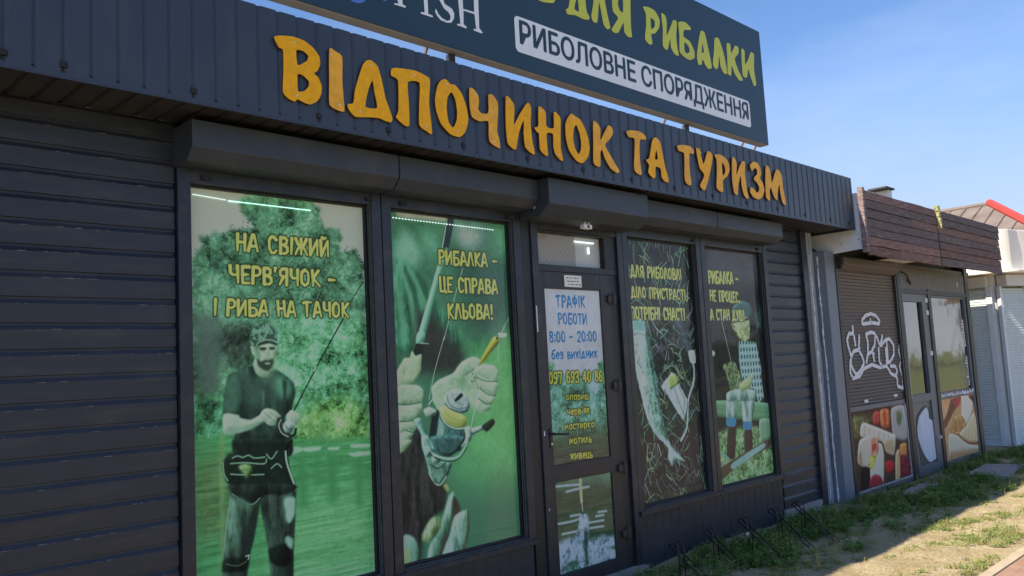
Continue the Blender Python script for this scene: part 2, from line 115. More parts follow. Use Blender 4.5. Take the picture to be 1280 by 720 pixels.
'POSTER2': ([('p',[(3.182,2.679),(4.445,2.807),(4.35,1.58),(3.133,1.628)],(62,106,88),0.0,0),('p',[(3.897,1.922),(4.419,1.922),(4.335,0.859),(3.64,0.944)],(96,176,108),0.14,0.05),('p',[(3.772,2.437),(4.254,2.358),(4.223,1.935),(3.918,1.752),(3.761,1.985)],(44,78,70),0.08,0.05),('p',[(3.74,2.618),(4.012,2.614),(3.986,2.498),(3.86,2.469),(3.767,2.502)],(150,166,182),0.05,0.03),('p',[(3.222,2.439),(3.295,2.554),(3.386,2.525),(3.458,2.405),(3.422,2.316),(3.269,2.32),(3.218,2.354)],(110,172,152),0.03,0.02),('p',[(3.449,2.53),(3.578,2.552),(3.596,2.439),(3.506,2.408)],(104,170,146),0.05,0.03),('p',[(4.124,2.637),(4.256,2.634),(4.26,2.427),(4.147,2.448)],(90,160,124),0.06,0.03),('p',[(3.286,2.665),(3.701,2.666),(3.699,2.637),(3.284,2.627)],(170,168,176),0.01,0),('p',[(3.225,2.342),(3.359,2.3),(3.479,2.206),(3.552,2.083),(3.785,1.832),(3.612,1.734),(3.184,1.791)],(60,114,94),0.02,0.0,'cloth'),('l',[(3.268,2.296),(3.349,2.104),(3.381,1.836)],(92,150,124),0.028,0.02),('l',[(3.358,2.275),(3.456,2.081),(3.49,1.835)],(92,150,124),0.028,0.02),('l',[(3.233,2.197),(3.267,1.981),(3.29,1.837)],(92,150,124),0.028,0.02),('l',[(3.313,2.298),(3.394,2.08),(3.427,1.836)],(40,76,66),0.02,0.015),('l',[(3.418,2.253),(3.517,2.033),(3.553,1.834)],(40,76,66),0.02,0.015),('p',[(3.391,2.031),(3.53,1.983),(3.669,1.858),(3.811,1.703),(3.737,1.605),(3.339,1.62)],(44,48,48),0.04,0),('p',[(3.188,1.285),(3.398,1.267),(3.432,1.084),(3.569,0.894),(3.56,0.754),(3.455,0.714),(3.361,0.587),(3.32,0.336),(3.171,0.367)],(44,44,46),0.02,0,'cloth'),('p',[(3.681,2.671),(3.752,2.677),(3.684,2.438),(3.637,2.435)],(40,50,60),0.002,0),('p',[(3.647,2.442),(3.684,2.438),(3.602,2.261),(3.443,1.833),(3.381,1.834),(3.552,2.234)],(110,186,166),0.002,0,'vol'),('l',[(3.687,2.665),(3.644,2.493),(3.585,2.324),(3.384,1.834)],(150,200,186),0.008),('p',[(3.391,1.882),(3.452,1.882),(3.438,1.809),(3.377,1.812)],(110,186,166),0.002,0,'vol'),('p',[(3.377,1.812),(3.434,1.803),(3.413,1.721),(3.354,1.741)],(34,38,42),0.002,0),('l',[(3.409,1.816),(3.477,1.811)],(140,190,170),0.006),('p',[(3.207,1.63),(3.278,1.72),(3.322,1.724),(3.343,1.768),(3.366,1.732),(3.417,1.741),(3.399,1.627),(3.352,1.575),(3.276,1.554),(3.215,1.547)],(166,206,162),0.003,0.004,'skin'),('l',[(3.276,1.666),(3.258,1.559)],(110,150,112),0.005),('l',[(3.617,1.86),(3.522,1.638),(3.462,1.45)],(190,220,205),0.004),('l',[(3.807,2.322),(3.718,2.112),(3.61,1.831)],(190,220,205),0.004),('l',[(4.253,2.027),(4.206,1.962),(4.165,1.914)],(190,220,205),0.004),('l',[(4.111,1.812),(4.095,1.671)],(190,220,205),0.004),('p',[(3.489,1.528),(3.558,1.575),(3.681,1.616),(3.754,1.681),(3.854,1.715),(3.918,1.698),(3.952,1.665),(4.054,1.645),(4.096,1.595),(4.077,1.542),(4.081,1.488),(4.055,1.441),(4.014,1.384),(3.944,1.336),(3.859,1.352),(3.776,1.379),(3.664,1.346),(3.545,1.364),(3.497,1.438)],(150,196,162),0.003,0.004,'skin'),('p',[(3.702,1.623),(3.768,1.683),(3.854,1.712),(3.922,1.692),(3.936,1.644),(3.848,1.615),(3.762,1.592)],(172,200,190),0.012,0),('p',[(3.937,1.654),(4.054,1.642),(4.088,1.595),(4.064,1.569),(3.962,1.59),(3.89,1.608)],(168,196,186),0.012,0),('p',[(3.706,1.579),(3.79,1.596),(3.799,1.513),(3.742,1.495)],(110,160,120),0.02,0),('p',[(3.695,1.616),(3.768,1.683),(3.854,1.712),(3.922,1.692),(3.937,1.649),(3.855,1.62),(3.762,1.585)],(158,202,170),0.002,0,'skin'),('p',[(3.879,1.646),(3.937,1.657),(4.054,1.645),(4.099,1.595),(4.062,1.546),(3.96,1.57),(3.869,1.609)],(158,202,170),0.002,0,'skin'),('p',[(3.888,1.573),(3.988,1.548),(4.084,1.531),(4.077,1.482),(4.055,1.449),(3.982,1.464),(3.898,1.513)],(158,202,170),0.002,0,'skin'),('p',[(3.89,1.497),(3.981,1.448),(4.051,1.433),(4.014,1.387),(3.949,1.402),(3.886,1.44)],(158,202,170),0.002,0,'skin'),('p',[(3.879,1.43),(3.948,1.389),(4.009,1.382),(3.974,1.344),(3.915,1.336),(3.86,1.363)],(158,202,170),0.002,0,'skin'),('p',[(3.666,1.376),(3.806,1.398),(3.917,1.359),(3.944,1.336),(3.859,1.35),(3.748,1.37)],(104,148,116),0.02,0),('l',[(3.874,1.577),(3.973,1.546),(4.077,1.54)],(60,92,70),0.008,0.003),('l',[(3.912,1.502),(3.982,1.455),(4.055,1.441)],(60,92,70),0.008,0.003),('l',[(3.893,1.434),(3.956,1.393),(4.014,1.393)],(60,92,70),0.008,0.003),('l',[(3.594,1.523),(3.68,1.601),(3.79,1.586),(3.841,1.51)],(190,215,200),0.003),('p',[(3.905,1.65),(3.94,1.708),(4.02,1.803),(4.069,1.851),(4.121,1.845),(4.111,1.807),(4.031,1.743),(3.956,1.675)],(158,152,58),0.002,0,'vol'),('l',[(3.923,1.665),(4.001,1.738),(4.088,1.807)],(96,92,40),0.006),('p',[(4.083,1.843),(4.102,1.851),(4.11,1.836),(4.091,1.83)],(20,30,24),0.001,0),('p',[(4.108,1.878),(4.192,1.872),(4.183,1.85),(4.121,1.847)],(200,225,220),0.002,0),('l',[(4.144,1.881),(4.169,1.914)],(200,225,220),0.006),('l',[(3.847,1.605),(3.865,1.551),(3.83,1.553)],(60,80,70),0.007),('l',[(3.888,1.455),(3.835,1.312),(3.809,1.232)],(230,240,235),0.006),('l',[(3.9,1.65),(3.854,1.594),(3.87,1.509),(3.888,1.455)],(220,235,230),0.006),('p',[(3.212,1.542),(3.264,1.554),(3.375,1.544),(3.414,1.512),(3.41,1.443),(3.397,1.365),(3.339,1.33),(3.349,1.281),(3.309,1.235),(3.246,1.193),(3.198,1.16),(3.207,1.379)],(150,196,166),0.003,0.003,'skin'),('p',[(3.217,1.537),(3.375,1.539),(3.405,1.503),(3.383,1.455),(3.217,1.455)],(172,204,190),0.02,0),('p',[(3.215,1.542),(3.264,1.554),(3.375,1.544),(3.414,1.512),(3.411,1.448),(3.307,1.435),(3.212,1.44)],(156,200,168),0.002,0,'skin'),('p',[(3.212,1.428),(3.307,1.424),(3.405,1.432),(3.393,1.365),(3.314,1.334),(3.219,1.335)],(156,200,168),0.002,0,'skin'),('p',[(3.221,1.324),(3.314,1.322),(3.348,1.305),(3.342,1.271),(3.262,1.276),(3.212,1.244)],(156,200,168),0.002,0,'skin'),('p',[(3.212,1.244),(3.262,1.267),(3.322,1.249),(3.296,1.217),(3.233,1.175),(3.201,1.169)],(156,200,168),0.002,0,'skin'),('l',[(3.212,1.436),(3.307,1.43),(3.405,1.438)],(62,96,74),0.009,0.003),('l',[(3.222,1.33),(3.302,1.328),(3.384,1.356)],(62,96,74),0.009,0.003),('l',[(3.262,1.273),(3.329,1.251)],(62,96,74),0.009,0.003),('p',[(3.206,1.218),(3.309,1.208),(3.258,1.153),(3.208,1.136)],(150,196,160),0.003,0,'skin'),('l',[(3.436,1.501),(3.413,1.423)],(60,100,90),0.02,0.01),('p',[(3.487,1.368),(3.539,1.375),(3.539,1.295),(3.502,1.168),(3.444,1.174)],(28,36,42),0.003,0),('p',[(3.544,1.344),(3.607,1.279),(3.754,1.236),(3.75,1.175),(3.704,1.098),(3.492,1.12),(3.524,1.256)],(58,96,100),0.003,0,'metal'),('p',[(3.543,1.314),(3.58,1.281),(3.546,1.154),(3.507,1.158)],(120,160,160),0.012,0),('p',[(3.549,1.384),(3.594,1.401),(3.773,1.317),(3.762,1.256),(3.686,1.25),(3.582,1.303)],(170,186,104),0.003,0,'vol'),('l',[(3.565,1.353),(3.634,1.292),(3.756,1.277)],(130,140,74),0.004),('l',[(3.579,1.372),(3.662,1.31),(3.764,1.292)],(130,140,74),0.004),('l',[(3.551,1.354),(3.587,1.291),(3.672,1.248),(3.754,1.247)],(160,190,190),0.009),('p',[(3.591,1.462),(3.647,1.5),(3.729,1.501),(3.794,1.44),(3.813,1.397),(3.789,1.357),(3.733,1.346),(3.639,1.378),(3.595,1.421)],(156,186,206),0.003,0,'metal'),('l',[(3.607,1.466),(3.653,1.494),(3.721,1.496)],(200,222,234),0.006,0.002),('l',[(3.595,1.419),(3.639,1.378),(3.733,1.347),(3.792,1.359)],(40,60,72),0.006,0.002),('l',[(3.546,1.334),(3.596,1.272),(3.685,1.238),(3.756,1.232)],(30,44,50),0.005,0.001),('l',[(3.565,1.252),(3.549,1.154)],(150,186,188),0.01,0.006),('l',[(3.725,1.218),(3.698,1.119)],(24,36,42),0.014,0.008),('l',[(3.618,1.471),(3.628,1.419),(3.694,1.379),(3.783,1.378)],(84,112,132),0.008),('l',[(3.659,1.484),(3.683,1.426),(3.75,1.401)],(90,118,136),0.006),('p',[(3.677,1.437),(3.741,1.479),(3.754,1.458),(3.697,1.425)],(24,34,42),0.002,0),('p',[(3.333,1.331),(3.389,1.336),(3.422,1.235),(3.495,1.159),(3.505,1.119),(3.397,1.13),(3.39,1.228)],(120,182,190),0.003,0,'metal'),('p',[(3.411,1.384),(3.459,1.405),(3.52,1.376),(3.505,1.342),(3.447,1.337)],(160,190,194),0.003,0.004,'metal'),('l',[(3.458,1.42),(3.509,1.467)],(190,215,215),0.008),('p',[(3.795,1.233),(3.917,1.249),(3.937,1.229),(3.806,1.189)],(150,190,196),0.003,0,'metal'),('p',[(3.754,1.247),(3.81,1.247),(3.812,1.169),(3.732,1.121),(3.713,1.138),(3.764,1.184)],(160,195,200),0.003,0.003,'metal'),('p',[(3.909,1.246),(4.014,1.288),(4.036,1.255),(3.965,1.206),(3.933,1.213)],(26,34,36),0.003,0,'vol'),('p',[(3.461,1.216),(3.756,1.189),(3.688,1.103),(3.61,1.074),(3.514,1.104)],(54,84,88),0.003,0,'metal'),('p',[(3.405,1.132),(3.446,1.083),(3.578,1.046),(3.63,1.029),(3.59,0.953),(3.527,0.898),(3.46,0.941),(3.428,1.018)],(92,132,122),0.003,0.003,'metal'),('l',[(3.407,1.221),(3.442,1.139),(3.505,1.088),(3.624,1.058),(3.71,1.078),(3.778,1.164)],(150,196,210),0.014),('p',[(3.389,1.223),(3.446,1.218),(3.47,1.114),(3.417,1.086),(3.392,1.156)],(120,170,166),0.003,0,'metal'),('p',[(3.464,1.092),(3.506,1.097),(3.537,1.067),(3.52,1.041),(3.476,1.048)],(130,172,150),0.003,0,'metal'),('l',[(3.49,1.084),(3.522,1.066),(3.51,1.044)],(34,50,50),0.007),('l',[(3.451,1.038),(3.515,1.008),(3.577,1.035)],(30,46,46),0.007),('l',[(3.441,1.117),(3.504,1.071),(3.608,1.04),(3.701,1.055),(3.768,1.118)],(26,40,42),0.006,0.002),('l',[(3.423,1.186),(3.465,1.115),(3.549,1.072),(3.639,1.06)],(190,220,226),0.004,0.001),('l',[(3.554,1.026),(3.573,0.967),(3.533,0.921)],(60,84,80),0.016,0.01),('l',[(3.434,0.995),(3.474,0.928),(3.524,0.903),(3.579,0.949)],(150,190,176),0.01),('l',[(3.417,1.075),(3.439,0.961),(3.495,0.915)],(44,60,60),0.004),('p',[(3.546,0.897),(3.584,0.903),(3.597,0.862),(3.581,0.853)],(150,160,100),0.006,0.004),('p',[(3.598,0.828),(3.641,0.833),(3.598,0.636),(3.534,0.557),(3.439,0.442),(3.389,0.441),(3.416,0.534),(3.526,0.681)],(124,178,154),0.008,0,'cloth'),('p',[(3.633,0.823),(3.688,0.724),(3.615,0.656),(3.587,0.57),(3.529,0.469),(3.467,0.426),(3.534,0.557),(3.598,0.636)],(60,52,48),0.006,0),('p',[(3.632,0.687),(3.75,0.714),(3.756,0.644),(3.711,0.481),(3.663,0.444),(3.513,0.45),(3.579,0.572)],(134,186,164),0.006,0,'cloth'),('l',[(3.749,0.703),(3.746,0.589),(3.702,0.46)],(70,66,50),0.016,0.008),('p',[(3.359,0.604),(3.425,0.697),(3.501,0.707),(3.511,0.628),(3.403,0.558)],(150,186,126),0.01,0.01,'cloth'),('p',[(3.211,0.635),(3.293,0.615),(3.324,0.55),(3.31,0.424),(3.201,0.435)],(120,170,150),0.006,0.01,'cloth'),('p',[(3.221,0.569),(3.275,0.548),(3.257,0.466),(3.216,0.464)],(160,190,130),0.01,0.01)],[('РИБАЛКА –',(3.604,2.431),(3.599,2.342),(4.136,2.345),(196,196,96)),('ЦЕ СПРАВА',(3.602,2.249),(3.596,2.156),(4.123,2.156),(196,196,96)),('КЛЬОВА!',(3.662,2.07),(3.656,1.977),(4.063,1.979),(196,196,96))]),
'POSTER3': ([('p',[(5.541,2.78),(7.038,2.91),(6.637,0.071),(5.281,0.301)],(35,35,39),0,0),('grass',[(5.643,2.721),(6.626,0.307)],(150,184,150)),('p',[(5.638,2.0),(5.805,1.979),(5.881,1.842),(5.932,1.524),(6.004,1.09),(6.115,0.877),(6.301,0.743),(6.144,0.783),(6.097,0.725),(6.047,0.805),(6.057,0.883),(5.862,1.035),(5.755,1.243),(5.667,1.6)],(172,222,212),0.003,0.008,'vol'),('p',[(5.824,1.843),(5.882,1.526),(6.015,1.022),(5.9,1.032),(5.813,1.261)],(110,160,140),0.02,0.01,'spots'),('p',[(5.839,1.979),(5.891,1.865),(5.951,1.523),(6.015,1.089),(6.065,0.95),(6.009,0.977),(5.954,1.229),(5.885,1.548),(5.843,1.843)],(60,92,84),0.008,0.012,'spots'),('p',[(5.662,1.889),(5.723,1.844),(5.796,1.44),(5.854,1.125),(5.806,1.195),(5.716,1.554)],(190,222,216),0.01,0.01,'spots'),('l',[(5.657,1.844),(5.77,1.866),(5.886,1.82)],(70,100,92),0.006,0.003),('p',[(5.636,1.981),(5.707,2.075),(5.743,1.982),(5.85,1.964),(5.81,1.888),(5.628,1.907)],(120,180,176),0.004,0.01),('p',[(6.294,1.981),(6.399,1.982),(6.545,1.692),(6.456,1.67)],(50,58,70),0.003,0,'vol'),('l',[(6.208,2.083),(6.375,1.906),(6.488,1.685)],(60,72,84),0.03),('l',[(5.834,2.651),(6.0,2.429),(6.09,2.355)],(84,110,116),0.008),('l',[(6.507,1.669),(6.539,1.524),(6.506,1.406),(6.412,1.269),(6.361,1.038),(6.255,0.927)],(176,204,220),0.022),('p',[(6.022,1.406),(6.131,1.481),(6.196,1.525),(6.285,1.416),(6.409,1.245),(6.325,1.088),(6.252,1.163),(6.109,1.31)],(184,214,230),0.004,0.008,'metal'),('p',[(6.131,1.481),(6.235,1.512),(6.286,1.428),(6.137,1.373)],(140,180,90),0.006,0.006,'metal'),('l',[(6.058,1.377),(6.198,1.213),(6.283,1.109)],(40,50,56),0.008,0.002),('l',[(6.282,1.393),(6.349,1.273),(6.322,1.158)],(40,50,56),0.007,0.002),('l',[(6.129,1.309),(6.252,1.158)],(196,220,230),0.008,0.002),('l',[(6.201,1.397),(6.282,1.23),(6.331,1.134)],(70,90,100),0.01),('p',[(6.468,1.699),(6.564,1.704),(6.575,1.595),(6.489,1.598)],(190,214,226),0.003,0)],[('ДЛЯ РИБОЛОВЛІ',(5.708,2.438),(5.698,2.347),(6.441,2.345),(196,196,96)),('ДІЛО ПРИСТРАСТІ,',(5.695,2.257),(5.686,2.171),(6.512,2.165),(196,196,96)),('ПОТРІБНІ СНАСТІ',(5.671,2.084),(5.661,1.987),(6.452,1.982),(196,196,96))]),
'POSTER4': ([('p',[(6.714,2.923),(8.532,3.089),(8.017,0.184),(6.38,0.415)],(30,29,32),0,0),('p',[(6.897,2.67),(8.073,2.695),(8.01,2.316),(6.85,2.327)],(64,62,68),0.08,0),('p',[(7.752,2.152),(7.85,2.063),(7.801,1.904),(7.697,1.949)],(44,70,66),0.03,0.02,'leaf'),('p',[(6.83,0.941),(7.976,0.866),(7.913,0.199),(6.789,0.358)],(104,150,92),0.02,0.02,'spots'),('p',[(6.828,1.238),(7.825,1.151),(7.807,0.982),(6.816,1.094)],(88,132,98),0.003,0,'vol'),('l',[(6.826,1.158),(7.81,1.065)],(70,104,80),0.006),('p',[(7.627,1.003),(7.87,0.984),(7.816,0.791),(7.627,0.793)],(96,144,106),0.003,0,'vol'),('p',[(7.267,2.056),(7.32,2.133),(7.474,2.18),(7.62,2.149),(7.658,2.061),(7.597,2.004),(7.424,1.992)],(48,80,80),0.006,0.003,'vol'),('p',[(7.249,1.944),(7.567,1.97),(7.558,1.817),(7.436,1.763),(7.35,1.831)],(138,158,98),0.01,0.015,'spots'),('p',[(7.357,1.782),(7.685,1.765),(7.717,1.56),(7.748,1.214),(7.638,1.163),(7.577,1.312),(7.44,1.319),(7.359,1.422),(7.329,1.596)],(122,172,178),0.004,0.004,'plaid'),('p',[(7.303,1.37),(7.455,1.418),(7.586,1.463),(7.541,1.339),(7.338,1.287)],(140,164,112),0.005,0.006,'skin'),('p',[(7.03,1.556),(7.219,1.587),(7.323,1.497),(7.344,1.324),(7.224,1.16),(7.134,1.335),(7.084,1.458)],(92,112,80),0.006,0.025,'spots'),('l',[(7.069,1.98),(7.146,1.723),(7.192,1.563)],(150,150,130),0.009),('p',[(6.849,1.693),(6.893,1.696),(6.911,1.667),(6.877,1.644),(6.843,1.65)],(160,200,210),0.002,0),('l',[(6.877,1.644),(6.84,1.256)],(90,110,110),0.003),('p',[(7.072,1.29),(7.221,1.294),(7.198,1.048),(7.025,1.061)],(140,184,172),0.004,0,'cloth'),('p',[(7.351,1.274),(7.59,1.274),(7.474,0.983),(7.318,1.003)],(140,184,172),0.004,0,'cloth'),('p',[(7.059,1.291),(7.201,1.317),(7.367,1.318),(7.593,1.291),(7.588,1.199),(7.349,1.201),(7.233,1.218),(7.065,1.209)],(128,172,158),0.004,0,'cloth'),('p',[(7.352,2.013),(7.564,2.015),(7.587,1.944),(7.499,1.878),(7.389,1.9)],(150,176,120),0.003,0,'skin'),('p',[(7.319,1.991),(7.576,2.011),(7.594,1.989),(7.357,1.966)],(30,44,40),0.004,0),('p',[(7.579,1.703),(7.706,1.675),(7.746,1.482),(7.611,1.31),(7.488,1.317),(7.582,1.438)],(124,168,176),0.004,0.003,'plaid'),('p',[(7.301,1.356),(7.443,1.403),(7.549,1.389),(7.49,1.329),(7.34,1.295)],(150,178,110),0.003,0.003,'skin'),('p',[(7.041,0.986),(7.173,0.976),(7.116,0.69),(6.984,0.69),(6.976,0.728)],(40,40,38),0.004,0,'vol'),('p',[(7.331,0.933),(7.465,0.922),(7.453,0.727),(7.301,0.682)],(40,40,38),0.004,0,'vol'),('p',[(7.026,1.066),(7.193,1.046),(7.163,0.974),(7.015,0.996)],(56,112,160),0.002,0),('p',[(7.319,1.007),(7.485,0.987),(7.455,0.92),(7.308,0.938)],(56,112,160),0.002,0),('p',[(6.827,0.617),(7.651,0.781),(7.858,0.792),(7.865,0.741),(7.091,0.586),(6.846,0.511)],(70,58,50),0.003,0),('p',[(7.063,0.643),(7.649,0.769),(7.677,0.724),(7.091,0.586)],(116,172,156),0.003,0),('l',[(6.871,0.774),(7.015,0.689)],(100,150,140),0.02)],[('РИБАЛКА –',(6.918,2.446),(6.903,2.338),(7.436,2.344),(196,196,96)),('НЕ ПРОЦЕС,',(6.915,2.262),(6.902,2.167),(7.437,2.163),(196,196,96)),('А СТАН ДУШІ',(6.898,2.083),(6.884,1.989),(7.495,1.984),(196,196,96))]),
'POSTERD': ([('p',[(4.505,2.244),(5.357,2.275),(5.265,1.373),(4.438,1.421)],(178,186,200),0,0),('p',[(4.51,1.558),(4.562,1.62),(4.654,1.585),(4.829,1.545),(5.034,1.559),(5.16,1.588),(5.287,1.595),(5.236,0.741),(4.451,0.839)],(84,136,112),0.02,0.03,'leaf'),('p',[(4.56,1.636),(4.661,1.665),(4.621,1.57),(4.555,1.541)],(96,160,110),0.012,0.02,'leaf'),('p',[(5.146,1.628),(5.22,1.649),(5.22,1.467),(5.153,1.515)],(80,140,100),0.012,0.02,'leaf'),('p',[(5.013,1.516),(5.116,1.5),(5.125,1.41),(5.038,1.414)],(150,180,190),0.03,0.02),('p',[(4.553,1.137),(5.26,1.153),(5.236,0.741),(4.526,0.829)],(62,70,54),0.07,0.02,'water'),('l',[(4.852,1.251),(4.848,1.025)],(130,160,130),0.004)],[('ГРАФІК',(4.711,2.15),(4.704,2.067),(5.025,2.068),(22,88,142)),('РОБОТИ',(4.715,2.016),(4.709,1.939),(5.036,1.939),(22,88,142)),('8:00 – 20:00',(4.608,1.88),(4.601,1.804),(5.142,1.804),(22,88,142)),('без вихідних',(4.62,1.746),(4.614,1.679),(5.133,1.678),(22,88,142)),('097 693 40 86',(4.577,1.58),(4.571,1.5),(5.183,1.491),(190,190,70)),('опариш',(4.752,1.417),(4.748,1.371),(5.006,1.361),(190,190,70)),("черв'як",(4.755,1.309),(4.751,1.258),(5.005,1.256),(190,190,70)),('мастирка',(4.717,1.202),(4.712,1.153),(5.046,1.146),(190,190,70)),('мотиль',(4.761,1.097),(4.756,1.044),(5.008,1.036),(190,190,70)),('живець',(4.759,0.986),(4.754,0.931),(5.007,0.92),(190,190,70))]),
'POSTERB': ([('p',[(4.487,0.908),(5.33,0.811),(5.225,-0.189),(4.411,-0.009)],(50,68,48),0,0,'water'),('p',[(4.524,0.847),(5.266,0.839),(5.234,0.698),(4.575,0.764)],(80,110,86),0.04,0.02),('l',[(4.567,0.756),(4.719,0.745),(4.839,0.735)],(150,176,170),0.016,0.004),('l',[(4.686,0.703),(4.821,0.707),(4.945,0.706)],(150,176,170),0.016,0.004),('l',[(4.565,0.49),(4.725,0.484),(4.816,0.489)],(150,176,170),0.016,0.004),('l',[(4.919,0.443),(5.093,0.435)],(150,176,170),0.016,0.004),('l',[(4.931,0.402),(5.088,0.391)],(150,176,170),0.016,0.004),('l',[(5.035,0.504),(5.131,0.497)],(150,176,170),0.016,0.004),('l',[(4.616,0.411),(4.763,0.405)],(150,176,170),0.016,0.004),('l',[(4.714,0.524),(4.819,0.519)],(150,176,170),0.016,0.004),('l',[(5.001,0.479),(5.096,0.473)],(150,176,170),0.016,0.004),('p',[(4.567,0.349),(4.758,0.353),(4.939,0.322),(5.225,0.293),(5.235,0.069),(5.19,-0.042),(4.545,0.091)],(164,190,196),0.02,0.03,'spots'),('p',[(4.641,0.203),(4.761,0.219),(4.924,0.168),(4.928,0.051),(4.633,0.111)],(80,110,90),0.02,0.03,'spots'),('p',[(4.819,0.517),(4.902,0.509),(4.918,0.433),(4.897,0.29),(4.905,0.133),(4.785,0.156),(4.76,0.372),(4.805,0.452)],(150,186,190),0.006,0.012,'spots'),('p',[(4.868,0.393),(4.906,0.386),(4.887,0.272),(4.899,0.154),(4.852,0.143),(4.844,0.3)],(54,66,60),0.01,0.01),('l',[(4.85,0.768),(4.848,0.669),(4.85,0.61)],(176,176,110),0.03),('l',[(4.85,0.61),(4.855,0.541)],(180,190,150),0.01),('l',[(4.848,0.827),(4.85,0.768)],(130,150,130),0.006),('p',[(5.137,0.233),(5.219,0.228),(5.223,0.192),(5.167,0.202)],(70,100,76),0.006,0.01)],[]),
'KPOSTER1': ([('p',[(9.313,1.075),(11.548,0.937),(11.201,-0.325),(9.078,-0.016)],(62,44,36),0,0),('p',[(9.437,0.894),(9.99,0.87),(9.688,0.698),(9.425,0.652)],(84,84,52),0.03,0.03,'leaf'),('p',[(10.017,0.886),(10.202,0.901),(10.199,0.754),(10.009,0.757)],(152,60,46),0.01,0.01,'vol'),('p',[(10.227,0.908),(10.47,0.9),(10.449,0.702),(10.218,0.716)],(196,98,56),0.008,0,'vol'),('p',[(10.318,0.902),(10.375,0.901),(10.356,0.71),(10.291,0.712)],(150,58,40),0.006,0),('p',[(10.558,0.908),(11.018,0.907),(10.975,0.49),(10.548,0.576)],(134,132,126),0.012,0,'vol'),('p',[(10.716,0.855),(10.884,0.824),(10.798,0.687),(10.683,0.725)],(80,88,60),0.012,0.02),('p',[(9.655,0.78),(9.775,0.797),(10.486,0.619),(10.629,0.569),(10.527,0.36),(10.294,0.416),(10.186,0.546),(9.626,0.651)],(206,184,150),0.006,0,'vol'),('l',[(9.769,0.771),(9.722,0.66)],(158,126,92),0.012,0.006),('l',[(9.894,0.743),(9.848,0.64)],(158,126,92),0.012,0.006),('l',[(10.019,0.706),(9.974,0.611)],(158,126,92),0.012,0.006),('l',[(10.148,0.676),(10.102,0.581)],(158,126,92),0.012,0.006),('l',[(10.279,0.643),(10.242,0.549)],(158,126,92),0.012,0.006),('l',[(10.412,0.607),(10.373,0.509)],(158,126,92),0.012,0.006),('p',[(10.227,0.523),(10.541,0.549),(10.531,0.373),(10.294,0.416)],(164,132,98),0.02,0),('p',[(9.509,0.506),(9.585,0.62),(9.85,0.649),(9.915,0.607),(9.837,0.401),(9.766,0.286),(9.602,0.319),(9.482,0.385)],(196,172,140),0.006,0,'vol'),('p',[(9.501,0.472),(9.6,0.497),(9.602,0.322),(9.481,0.38)],(150,124,96),0.02,0),('p',[(10.048,0.541),(10.186,0.509),(10.219,0.36),(10.124,0.064),(9.958,0.166),(9.781,0.161),(9.787,0.284),(9.988,0.385)],(206,188,152),0.006,0,'vol'),('p',[(9.868,0.629),(10.075,0.619),(10.062,0.467),(9.988,0.385),(9.877,0.291),(9.768,0.295),(9.823,0.438)],(220,130,100),0.006,0.006,'metal'),('p',[(9.794,0.406),(10.015,0.404),(9.872,0.27),(9.765,0.283)],(206,174,70),0.006,0.012,'spots'),('p',[(9.89,0.538),(10.025,0.543),(9.996,0.474),(9.887,0.467)],(176,60,52),0.008,0.01),('p',[(9.724,0.142),(9.878,0.202),(10.057,0.163),(10.101,0.046),(9.749,0.064)],(132,38,44),0.006,0.006,'metal'),('p',[(9.557,0.31),(9.786,0.28),(9.723,0.099),(9.489,0.044)],(34,22,20),0.01,0),('p',[(10.256,0.302),(10.407,0.303),(10.497,0.238),(10.43,0.163),(10.279,0.168),(10.23,0.232)],(160,36,36),0.006,0,'vol'),('p',[(10.566,0.36),(10.705,0.402),(10.652,0.08),(10.482,0.064)],(196,136,92),0.006,0,'vol'),('p',[(10.729,0.456),(10.931,0.459),(10.915,0.3),(10.73,0.328)],(208,112,60),0.006,0,'vol'),('p',[(10.728,0.32),(10.956,0.281),(11.014,0.073),(10.665,0.073)],(92,30,36),0.008,0.01,'spots'),('l',[(10.945,0.904),(11.005,0.506),(11.032,0.062)],(202,212,226),0.022,0.004)],[]),
